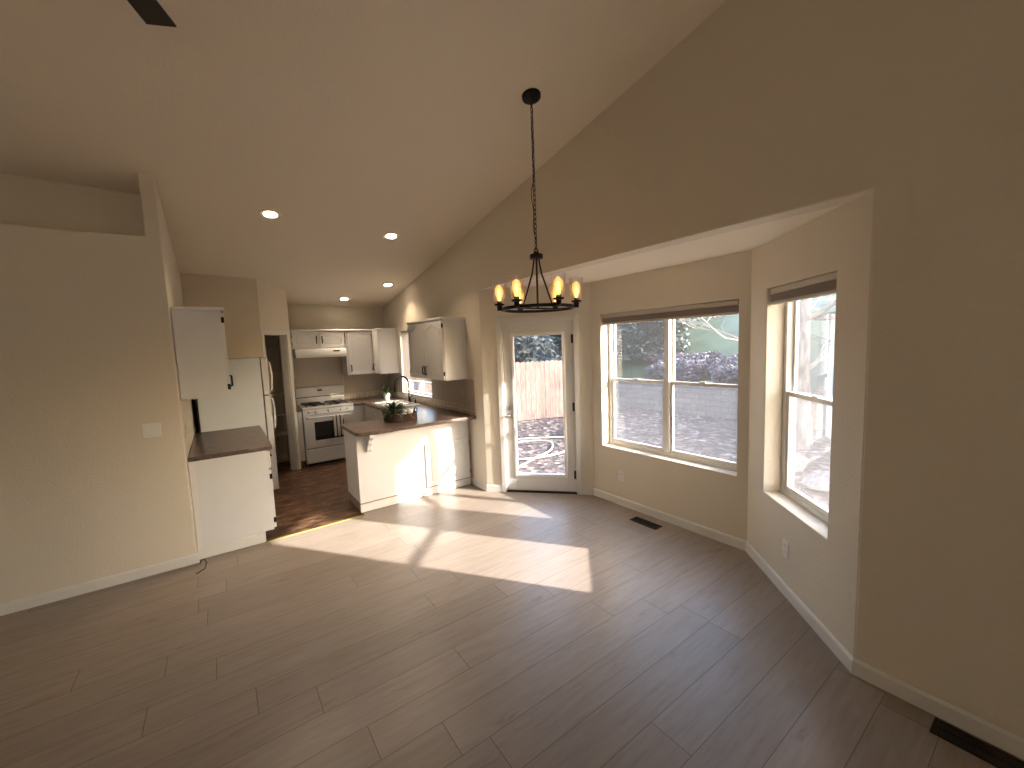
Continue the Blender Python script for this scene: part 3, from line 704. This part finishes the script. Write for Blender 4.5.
pts = [(0, 0, .12), (0, 0, .30)]+[(-.13+.13*math.cos(t*PI/10), 0, .30+.13*math.sin(t*PI/10)) for t in range(0, 11)]+[(-.264, 0, .26)]
MB().tube(pts, .014, 12).build('spout', BLACK, fa)
MB().tube([(-.262, 0, .275), (-.268, 0, .19)], [.015, .019], 14).build('spray_head', BLACK, fa)
MB().tube([(0, -.015, .08), (-.0, -.05, .085), (0, -.10, .115)], [.012, .009, .006], 8).build('lever', BLACK, fa)
sd = thing('soap_dispenser', 'short black soap pump on the worktop beside the faucet', 'soap dispenser', (2.48, 6.12, .92), 0)
MB().lathe([(.022, 0), (.022, .01), (.012, .016), (.011, .06)], (0, 0, 0), 16).build('collar', BLACK, sd)
MB().tube([(0, 0, .055), (0, 0, .085), (-.03, 0, .09), (-.07, 0, .08)], .007, 8).build('spout', BLACK, sd)

# ------------------------------------------------------------------ plants and tray
def leaves(n, L, wd, spread, r0, z0, seed, curl=.35, up_=.5):
    rn = random.Random(seed); b = MB()
    for i in range(n):
        a = rn.uniform(0, 2*PI); e = rn.uniform(up_*.2, up_+.9); l = L*rn.uniform(.6, 1.1); px, py = r0*rn.uniform(0, 1)*math.cos(a), r0*rn.uniform(0, 1)*math.sin(a)
        P = []; x, z = 0, 0; ang = e
        for k in range(5):
            t = k/4; wv = wd*math.sin(PI*(.08+.9*t)); P.append((x, z, wv)); x += l/4*math.cos(ang)*spread; z += l/4*math.sin(ang); ang -= curl*rn.uniform(.6, 1.2)
        vs = []
        for x, z, wv in P:
            for s_ in (-1, 0, 1): vs.append((px+x*math.cos(a)-s_*wv*math.sin(a), py+x*math.sin(a)+s_*wv*math.cos(a), z0+z+(abs(s_)*wv*.3)))
        b.add(vs, [(k*3+s_, k*3+s_+1, k*3+s_+4, k*3+s_+3) for k in range(4) for s_ in (0, 1)])
    return b
r = thing('potted_plant', 'small spiky green plant in a white pot on the worktop by the sink', 'plant', (2.36, 7.12, .92))
MB().lathe([(.001, 0), (.045, 0), (.058, .11), (.05, .112), (.047, .095), (.001, .095)], (0, 0, 0), 24, False).build('pot', POT, r)
MB().lathe([(.001, .094), (.048, .094), (.001, .098)], (0, 0, 0), 16, False).build('soil', SOIL, r)
leaves(46, .22, .014, 1.0, .03, .10, 3, .3, .7).build('foliage', GREEN, r)
tx, ty = 1.77, 4.87
r = thing('woven_tray', 'dark brown woven oval tray on the peninsula worktop', 'tray', (tx, ty, .92), -.05)
def oval(a, b_, z, n=40): return [(a*math.cos(2*PI*k/n), b_*math.sin(2*PI*k/n), z) for k in range(n)]
b = MB(); n = 40
b.add([(x, y, .004) for x, y, _ in oval(.18, .13, 0)]+[(x, y, .012) for x, y, _ in oval(.18, .13, 0)], [tuple(range(n)), tuple(range(n, 2*n))]+[(i, (i+1) % n, n+(i+1) % n, n+i) for i in range(n)])
b.build('tray_base', WICK, r)
b = MB()
for z in (.01, .024, .038, .052, .066, .078): b.tube([(x*(1+.012*math.sin(i*2.5+z*90)), y*(1+.012*math.sin(i*2.5+z*90)), z_) for i, (x, y, z_) in enumerate(oval(.195, .145, z, 60))], .0085, 6, True)
b.build('woven_side', WICK, r)
for sx_ in (-1, 1):
    MB().tube([(sx_*.195, -.05, .085), (sx_*.2, -.04, .125), (sx_*.2, .04, .125), (sx_*.195, .05, .085)], .008, 8).build('handle', WICK, r)
r = thing('potted_plant', 'low leafy green plant with white blooms in a grey pot inside the woven tray', 'plant', (tx-.075, ty-.0, .934))
MB().lathe([(.001, 0), (.05, 0), (.066, .085), (.058, .087), (.054, .07), (.001, .07)], (0, 0, 0), 24, False).build('pot', STONEP, r)
leaves(75, .21, .016, 1.1, .035, .085, 8, .4, .6).build('foliage', GREEN, r)
rn = random.Random(4); b = MB()
for i in range(9):
    a = rn.uniform(0, 2*PI); q = rn.uniform(.02, .10); cx_, cy_, z = q*math.cos(a), q*math.sin(a), rn.uniform(.17, .22)
    for k in range(6):
        an = k*PI/3; b.add([(cx_, cy_, z), (cx_+.034*math.cos(an-.4), cy_+.034*math.sin(an-.4), z+.012), (cx_+.046*math.cos(an), cy_+.046*math.sin(an), z+.006), (cx_+.034*math.cos(an+.4), cy_+.034*math.sin(an+.4), z+.012)], [(0, 1, 2, 3)])
b.build('flowers', PETAL, r)
for i, (dx, dy, lb) in enumerate(((.045, .0, 'left'), (.13, .01, 'right'))):
    tag(MB().lathe([(.001, 0), (.03, 0), (.038, .105), (.034, .105), (.028, .008), (.001, .008)], (0, 0, 0), 24, False).build('white_cup', POT, loc=(tx+dx, ty+dy, .934)), lb+' of the two white cups standing in the woven tray', 'cup', 'cups in the tray')

# ------------------------------------------------------------------ electrical plates
def outlet(name, label, p, th, n=2, sw=False, wd=.072, hg=.118, group='wall outlets', m_=None):
    r = thing(name, label, 'switch' if sw else 'outlet', p, th, group)
    bx(-wd/2, wd/2, -.006, -.0005, -hg/2, hg/2).build('cover_plate', m_ or OUTLET, r, bevel=.003)
    if sw:
        for x in (-wd/4, wd/4): bx(x-.006, x+.006, -.014, -.004, -.013, .013).build('toggle', OUTLET, r, bevel=.002)
    else:
        for z in (-.024, .024):
            s_ = bx(-.016, .016, -.008, -.004, z-.014, z+.014).build('socket', m_ or OUTLET, r, bevel=.003)
            MB().box(-.008, -.005, -.0085, -.007, z-.004, z+.007).box(.005, .008, -.0085, -.007, z-.004, z+.007).build('slots', DARKPL, s_)
    return r
outlet('light_switch', 'white double switch plate on the left wall', (-.482, LY, 1.20), 0, sw=True, wd=.118, group=None)
outlet('wall_outlet', 'white outlet low on the wall under the double bay window', (BX, 2.865, .325), -PI/2)
p = along((BX, BY1), TR, .60)
outlet('wall_outlet', 'white outlet low on the wall under the single angled bay window', (p[0], p[1], .33), TR)
outlet('wall_outlet', 'taupe outlet under the hanging wall cabinet, nearer the kitchen window', (WX-.004, 5.35, 1.19), -PI/2, m_=SHADE2)
outlet('wall_outlet', 'taupe outlet above the worktop near the peninsula end', (WX-.004, 4.72, 1.19), -PI/2, m_=SHADE2)
outlet('wall_outlet', 'white outlet on the left kitchen wall above the short worktop', (KX, 4.72, 1.12), PI/2)

# ------------------------------------------------------------------ floor vents
def vent(label, loc, rz, L=.30, W=.115):
    r = thing('floor_vent', label, 'floor vent', loc, rz, 'dark floor registers')
    b = MB(); rect_ring_z(b, -L/2, L/2, -W/2, W/2, .014, 0, .005); b.build('frame', VENT, r, bevel=.0015)
    b = MB()
    for k in range(26): x = -L/2+.018+(L-.036)*k/25; b.box(x-.0016, x+.0016, -W/2+.012, W/2-.012, .0005, .004)
    b.box(-L/2+.01, L/2-.01, -.003, .003, .001, .0045); b.build('louvres', VENT, r)
    bx(-L/2+.008, L/2-.008, -W/2+.008, W/2-.008, .0001, .0009).build('duct_opening', DARKPL, r)
def rect_ring_z(b, x0, x1, y0, y1, w_, z0, z1):
    b.box(x0, x0+w_, y0, y1, z0, z1); b.box(x1-w_, x1, y0, y1, z0, z1); b.box(x0+w_, x1-w_, y0, y0+w_, z0, z1); b.box(x0+w_, x1-w_, y1-w_, y1, z0, z1)
vent('dark bronze floor vent under the double bay window', (3.265, 2.42, 0), PI/2)
vent('dark bronze floor vent in the near right corner by the baseboard', (2.485, .165, 0), PI/2)
MB().tube([(-.29, 4.17, .006), (-.27, 4.19, .006), (-.235, 4.22, .01), (-.222, 4.28, .03), (-.235, 4.33, .045), (-.262, 4.35, .035), (-.27, 4.36, .01)], .0045, 8).build('loose_wire', DARKPL, label='short dark loose wire curling on the floor at the end of the left wall', category='wire')

# ------------------------------------------------------------------ recessed lights
cn = Vector((.03, .184, 1)).normalized()    # ceiling normal (upwards)
def can(x, y, label):
    r = thing('recessed_light', label, 'ceiling light', (x, y, ceil_z(x, y)), 0, 'recessed ceiling lights over the kitchen')
    r.rotation_euler = Vector((0, 0, 1)).rotation_difference(cn).to_euler()
    MB().lathe([(.098, -.001), (.098, -.005), (.088, -.009), (.080, -.006), (.056, -.003)], (0, 0, 0), 32, False).build('trim_ring', TRIM, r)
    MB().lathe([(.001, -.0045), (.058, -.0045)], (0, 0, 0), 32, False).build('lens', LENS, r)
    l = bpy.data.lights.new('can_lamp', 'AREA'); l.shape = 'DISK'; l.size = .12; l.energy = CAN_W; l.color = (1, .76, .52); l.spread = math.radians(105)
    o = bpy.data.objects.new('can_lamp', l); C.objects.link(o); o.parent = r; o.location = (0, 0, -.014)
can(.545, 4.74, 'lit recessed light nearest the left wall column')
can(1.77, 4.80, 'lit recessed light above the peninsula')
can(2.26, 6.40, 'lit recessed light above the sink beside the right wall')
can(1.80, 7.24, 'farthest lit recessed light above the stove wall')

# ------------------------------------------------------------------ chandelier
cx, cy = 1.968, 2.394; cz_ = ceil_z(cx, cy)
r = thing('chandelier', 'black round six-light chandelier with clear glass shades on a long chain', 'chandelier', (cx, cy, 0))
b = MB().lathe([(.001, 0), (.068, 0), (.066, -.018), (.045, -.034), (.012, -.040), (.001, -.042)], (0, 0, 0), 28, False)
b.xf(Matrix.Translation((0, 0, cz_)) @ Vector((0, 0, 1)).rotation_difference(cn).to_matrix().to_4x4()); b.build('canopy', BLACK, r)
hub = 2.44
b = MB(); z = cz_-.045; k = 0
while z > hub+.035:
    pts = []
    for i in range(12):
        t = 2*PI*i/12; a_ = .0095*math.cos(t); c_ = .021*math.sin(t)
        pts.append((a_ if k % 2 else 0, 0 if k % 2 else a_, z-.018+c_))
    b.tube(pts, .0026, 6, True); z -= .0335; k += 1
b.build('chain', BLACK, r)
MB().tube([(.006*math.sin(i*.9)-(.022*math.sin(PI*(i-14)/14) if 14 < i < 28 else 0), .004*math.cos(i*.7), cz_-.04+(hub+.05-cz_+.04)*i/30) for i in range(31)], .0028, 6).build('cord', DARKPL, r)
MB().tube([(.018*math.cos(t*PI/8), 0, hub+.022+.018*math.sin(t*PI/8)) for t in range(16)], .0035, 6, True).build('hanging_loop', BLACK, r)
MB().lathe([(.001, .012), (.02, .012), (.022, .0), (.048, -.004), (.048, -.034), (.03, -.04), (.001, -.04)], (0, 0, hub), 28, False).build('hub', BLACK, r)
ringz = 2.045; R_ = .262
MB().lathe([(R_-.006, -.011), (R_+.006, -.011), (R_+.006, .011), (R_-.006, .011), (R_-.006, -.011)], (0, 0, ringz), 72, False).build('ring', BLACK, r)
MB().tube([(0, 0, hub-.03), (0, 0, ringz)], .008, 10).build('centre_rod', BLACK, r)
bx(-R_, R_, -.007, .007, ringz-.006, ringz+.006).build('cross_bar', BLACK, r)
PH0 = math.radians(20.6)
for k in range(3):
    a_ = math.radians((20.6, 80.6, 230.6)[k]); ca, sa = math.cos(a_), math.sin(a_)
    MB().tube([(.03*ca, .03*sa, hub-.02), (.045*ca, .045*sa, hub-.06), (.07*ca, .07*sa, hub-.13), (.17*ca, .17*sa, hub-.27), (R_*ca, R_*sa, ringz)], .0065, 8).build('curved_rod', BLACK, r)
for k in range(6):
    a_ = PH0+k*PI/3; x, y = .285*math.cos(a_), .285*math.sin(a_)
    s_ = MB().tube([(R_*math.cos(a_), R_*math.sin(a_), ringz), (x, y, ringz+.004)], .008, 8).lathe([(.001, .0), (.018, .0), (.020, .035), (.038, .04), (.038, .05), (.019, .052), (.017, .07), (.001, .07)], (x, y, ringz-.005), 20, False).build('lamp_socket', BLACK, r)
    MB().lathe([(.036, .047), (.040, .06), (.052, .215), (.0495, .215), (.037, .06), (.034, .05)], (x, y, ringz-.005), 28, False).build('glass_shade', CLEAR, s_)
    bb = MB().lathe([(.012, .066), (.015, .08), (.029, .12), (.031, .145), (.024, .172), (.008, .188), (.001, .189)], (x, y, ringz-.005), 20, False)
    bb.build('bulb', BULBGL, s_)
    fl = MB()
    for q in range(4):
        t = q*PI/2+.4; fl.tube([(x+.004*math.cos(t), y+.004*math.sin(t), ringz+.07), (x+.013*math.cos(t), y+.013*math.sin(t), ringz+.10), (x+.012*math.cos(t), y+.012*math.sin(t), ringz+.14), (x, y, ringz+.155)], .0016, 5)
    fl.lathe([(.002, .07), (.005, .08), (.008, .12), (.003, .15)], (x, y, ringz-.005), 8, False)
    fl.build('filament', FILA, s_)
    l = bpy.data.lights.new('bulb_lamp', 'POINT'); l.energy = BULB_W; l.color = (1, .68, .40); l.shadow_soft_size = .006
    o = bpy.data.objects.new('bulb_lamp', l); C.objects.link(o); o.parent = r; o.location = (x, y, ringz+.115)

# ------------------------------------------------------------------ ceiling fan
fx, fy_, fz_ = -.335, 1.765, 3.2
r = thing('ceiling_fan', 'dark ceiling fan blade showing at the top left of the photo', 'ceiling fan', (fx, fy_, 0))
cz_ = ceil_z(fx, fy_)
MB().lathe([(.001, 0), (.07, 0), (.06, -.05), (.02, -.06), (.001, -.06)], (0, 0, cz_+.01), 24, False).build('canopy', BLACK, r)
MB().tube([(0, 0, cz_-.04), (0, 0, fz_+.05)], .012, 10).build('downrod', BLACK, r)
MB().lathe([(.001, .07), (.05, .065), (.10, .04), (.11, 0), (.09, -.05), (.04, -.07), (.001, -.072)], (0, 0, fz_), 28, False).build('motor_housing', BLACK, r)
for k in range(5):
    a_ = math.radians(67)+k*2*PI/5
    b = MB().box(.09, .2, -.02, .02, -.004, .004).add([(x, y, z_+.10*y) for z_ in (-.004, .004) for x, y in ((.16, -.05), (.16, .05), (.68, .058), (.66, -.062))], [(0, 1, 2, 3), (4, 5, 6, 7), (0, 1, 5, 4), (1, 2, 6, 5), (2, 3, 7, 6), (3, 0, 4, 7)])
    b.xf(Matrix.Translation((0, 0, fz_)) @ Matrix.Rotation(a_, 4, 'Z')); b.build('blade', FAN, r)

# ------------------------------------------------------------------ outside
GZ = -.30
gp = MB(); N = 40
gp.add([(-8+38*i/N, -14+44*j/N, GZ) for j in range(N+1) for i in range(N+1)], [(j*(N+1)+i, j*(N+1)+i+1, (j+1)*(N+1)+i+1, (j+1)*(N+1)+i) for j in range(N) for i in range(N)])
gp.build('ground_gravel', GRAVEL, smooth=0, kind='structure')
bx(-4, WX+.3, RY, BK+.1, GZ-.1, -.06).build('foundation', BLOCK, kind='structure')
MB().prism([(WX+.1, BY0-.14), (BX+.15, BY1-.14), (BX+.15, BY2+.14), (WX+.1, BY3+.14)], GZ-.1, -.055).build('foundation_bay', BLOCK, kind='structure')
# fence seen through the glass door
fr_ = thing('wooden_fence', 'natural cedar picket fence behind the gravel yard seen through the glass door', 'fence', (6.95, 9.0, GZ), 0)
A = Vector((4.0, 9.6)); B_ = Vector((8.4, 8.28)); dv = (B_-A).normalized(); fth = math.atan2(dv.y, dv.x)
npk = int((B_-A).length/.142)
fr_.location = (A.x, A.y, GZ); fr_.rotation_euler = (0, 0, fth)
for i in range(npk):
    x = i*.142; hh = 1.62+.012*rnd.uniform(-1, 1)
    MB().prism([(x, .03), (x+.137, .03), (x+.137, hh-.03), (x+.107, hh), (x+.03, hh), (x, hh-.03)], 0+rnd.uniform(-.003, .003), .018, 'y').build('picket', FENCE, fr_)
for z in (.3, 1.3): bx(0, npk*.142, .02, .055, z, z+.085).build('rail', FENCE, fr_)
# hose
hp = []
for t in range(70):
    u = t/69; 
    hp.append((u,))
ctrl = [(3.4, 5.2), (3.9, 5.45), (4.5, 5.7), (5.1, 5.95), (5.55, 6.5), (5.2, 6.95), (4.5, 6.75), (4.1, 6.2), (4.4, 5.75), (5.0, 5.65), (5.7, 5.8), (6.3, 6.1), (6.0, 6.7), (5.1, 7.2), (4.2, 7.0), (3.9, 6.6)]
def crm(P, n=8):
    out = []
    for i in range(1, len(P)-2):
        for k in range(n):
            t = k/n; out.append(tuple(.5*((2*P[i][q])+(-P[i-1][q]+P[i+1][q])*t+(2*P[i-1][q]-5*P[i][q]+4*P[i+1][q]-P[i+2][q])*t*t+(-P[i-1][q]+3*P[i][q]-3*P[i+1][q]+P[i+2][q])*t**3) for q in range(2)))
    return out
hp = [(x, y, GZ+.025+.012*math.sin(i*.13)) for i, (x, y) in enumerate(crm(ctrl))]
tag(MB().tube(hp, .018, 8).build('garden_hose', HOSE), 'tan garden hose looping on the gravel outside the glass door', 'hose')
# retaining wall and planted bank
rw = bx(10.4, 10.75, 3.1, 10.6, GZ, .50).build('retaining_wall', BLOCK, bevel=.02)
tag(rw, 'low grey block retaining wall across the yard seen through the double window', 'wall')
bk = MB(); N = 30
def bank(x, y): return .46+.42*(x-10.75)*(1-.012*(x-10.75))+.12*math.sin(x*1.1+y*.7)
bk.add([(10.7+16*i/N, -8+40*j/N, bank(10.7+16*i/N, -8+40*j/N)) for j in range(N+1) for i in range(N+1)], [(j*(N+1)+i, j*(N+1)+i+1, (j+1)*(N+1)+i+1, (j+1)*(N+1)+i) for j in range(N) for i in range(N)])
bk.build('ground_bank', GRASS, kind='structure')
IVY = mat_leaf('dry_shrub_leaf', (.055, .045, .055), (.15, .125, .14), 6)
EVG = mat_leaf('evergreen_leaf', (.018, .035, .028), (.06, .095, .075), 4)
EVG2 = mat_leaf('dark_evergreen_leaf', (.016, .02, .016), (.055, .06, .05), 4)
def shrub(name, label, loc, rx, ry, rz, n, ls, m, seed, group, trunk=True):
    rn = random.Random(seed); b = MB()
    r = thing(name, label, 'shrub' if name == 'shrub' else 'tree', loc, 0, group)
    lob = [(rn.uniform(-.5, .5), rn.uniform(-.5, .5), rn.uniform(.2, .75), rn.uniform(.3, .55)) for _ in range(12)]
    for i in range(n):
        lx, ly, lz, lr = lob[rn.randrange(len(lob))]
        th_ = rn.uniform(0, 2*PI); cp_ = rn.uniform(-1, 1); sp_ = math.sqrt(1-cp_*cp_); q = lr*(rn.uniform(.35, 1))**.5
        p = Vector(((lx+q*sp_*math.cos(th_))*rx, (ly+q*sp_*math.sin(th_))*ry, max(.02, (lz+q*cp_*.8))*rz))
        a = Vector((rn.gauss(0, 1), rn.gauss(0, 1), rn.gauss(0, 1))).normalized(); c = a.orthogonal().normalized(); l = ls*rn.uniform(.6, 1.3)
        b.add([p-a*l, p+c*l*.42, p+a*l, p-c*l*.42], [(0, 1, 2, 3)])
    b.build('foliage', m, r, smooth=0)
    s = MB()
    for k in range(5):
        a = k*1.26; s.tube([(0, 0, -.1), (.15*rx*math.cos(a), .15*ry*math.sin(a), .3*rz), (.35*rx*math.cos(a), .35*ry*math.sin(a), .62*rz)], [.05, .035, .015], 6)
    s.build('stems', BARK, r)
    return r
for i, (x, y, s_, lb) in enumerate(((12.3, 10.3, 2.1, 'large blue-green evergreen behind the retaining wall, far left in the double window'), (12.6, 8.75, 1.7, 'blue-green evergreen filling the middle of the left upper pane'), (15.4, 12.6, 2.3, 'tall evergreen at the back of the left upper pane'), (17.0, 10.4, 1.9, 'dark evergreen high on the bank behind the window mullion'))):
    shrub('evergreen_tree', lb, (x, y, bank(x, y)-.1), s_*.95, s_*.95, s_*1.35, 9000, .11, EVG, 20+i, 'evergreens on the bank')
pos = [(11.35, 7.6), (11.4, 6.75), (11.35, 5.95), (11.4, 5.1), (12.3, 8.2), (12.35, 7.1), (12.3, 6.2)]
nm = ['dry purple-grey shrub behind the window mullion, leftmost in the front row', 'dry purple-grey front-row shrub above the retaining wall, left half of right pane', 'dry purple-grey front-row shrub above the retaining wall, right half of right pane', 'dry purple-grey shrub in the front row at the right edge of the double window', 'low dry shrub in the back row, just left of the mullion', 'low dry shrub in the middle of the back row', 'low dry shrub at the right end of the back row']
for i, (x, y) in enumerate(pos): shrub('shrub', nm[i], (x, y, bank(x, y)-.15), .74, .74, .66 if i < 4 else .42, 3500, .07, IVY, 50+i, 'dry shrubs above the retaining wall')
for i, (x, y, s_, lb) in enumerate(((7.6, 12.0, 2.4, 'dark leafy tree behind the fence, left in the door glass'), (11.0, 15.0, 2.6, 'dark leafy tree behind the fence, right in the door glass'), (12.4, 12.9, 1.7, 'dark evergreen beyond the fence end'), (20.5, 13.0, 2.3, 'dark tree at the top of the bank behind the evergreens'), (21.5, 17.2, 2.4, 'dark tree at the top of the bank behind the grass'))):
    shrub('dark_tree', lb, (x, y, (GZ if x < 10.7 else bank(x, y))-.1), s_*.9, s_*.9, s_*1.5, 9000, .11, EVG2, 70+i, 'dark trees around the yard')
# bare tree
def bare(name, label, base, h, seed, lean, depth=6):
    rn = random.Random(seed); r = thing(name, label, 'tree', base, 0, None); tr = MB(); br = MB()
    tp = [Vector((0, 0, -.1))]; 
    for k in range(7): tp.append(Vector((lean[0]*k*h/42+rn.uniform(-.04, .04), lean[1]*k*h/42+rn.uniform(-.04, .04), h*.6*(k+1)/7)))
    tr.tube(tp, [.15-.012*k for k in range(8)], 10); tr.build('trunk', BARK, r)
    def go(p, d, l, rad, lev):
        pts = [p]; q = p.copy(); dd = d.copy()
        for k in range(4):
            dd = (dd+Vector((rn.uniform(-.25, .25), rn.uniform(-.25, .25), rn.uniform(-.15, .25)))).normalized(); q = q+dd*l/4; pts.append(q.copy())
        br.tube(pts, [rad*(1-.12*k) for k in range(5)], 5 if lev > 1 else 4, cap=False)
        if lev == 0: return
        for k in range(3):
            s_ = pts[2+k if k < 3 else 4]; e = (dd+Vector((rn.uniform(-.9, .9), rn.uniform(-.9, .9), rn.uniform(-.5, .6)))).normalized(); go(s_, e, l*.7, rad*.55, lev-1)
    for k in range(9):
        a = k*2.4; z = tp[3+(k % 5)]; go(z, Vector((math.cos(a), math.sin(a), rn.uniform(.1, .7))).normalized(), h*.24, .038, 4)
    br.build('branches', TWIG, r); return r
bare('bare_tree', 'pale leafless tree with bright bark seen through the single angled window', (8.6, 2.93, GZ), 5.4, 5, (0, .1))
bare('bare_tree', 'pale leafless branches reaching into the top of the double window', (11.9, 4.7, .8), 4.6, 12, (0, .3))
# neighbour house
r = thing('neighbour_house', 'pale blue neighbouring house beyond the yard at the right window edge', 'house', (9.9, -.9, 0))
bx(0, 7, -4, 3.9, GZ, 2.05).build('siding_wall', SKYB, r)
MB().prism([(-4.3, 2.04), (4.0, 2.04), (4.0, 2.12), (0, 2.9), (-4.3, 2.12)], -.5, 7.4, 'x').build('roof', ROOFM, r)
bx(-.03, 0, -.6, .7, .9, 1.8).build('window', OVENG, r)
for i, (x, y, s_) in enumerate(((6.6, 1.9, .3), (7.2, 2.75, .36), (7.3, 1.75, .28))):
    rn = random.Random(i); bm = bmesh.new(); bmesh.ops.create_icosphere(bm, subdivisions=2, radius=1)
    for v in bm.verts: v.co *= 1+rn.uniform(-.18, .18)
    me = bpy.data.meshes.new('rock'); bm.to_mesh(me); bm.free(); me.materials.append(ROCK); o = bpy.data.objects.new('rock', me); C.objects.link(o)
    o.scale = (s_*1.3, s_, s_*.45); o.location = (x, y, GZ+s_*.2); tag(o, ['medium pale rock on the gravel outside the angled window', 'largest pale rock on the gravel outside the angled window', 'smallest pale rock on the gravel outside the angled window'][i], 'rock', 'rocks in the yard')
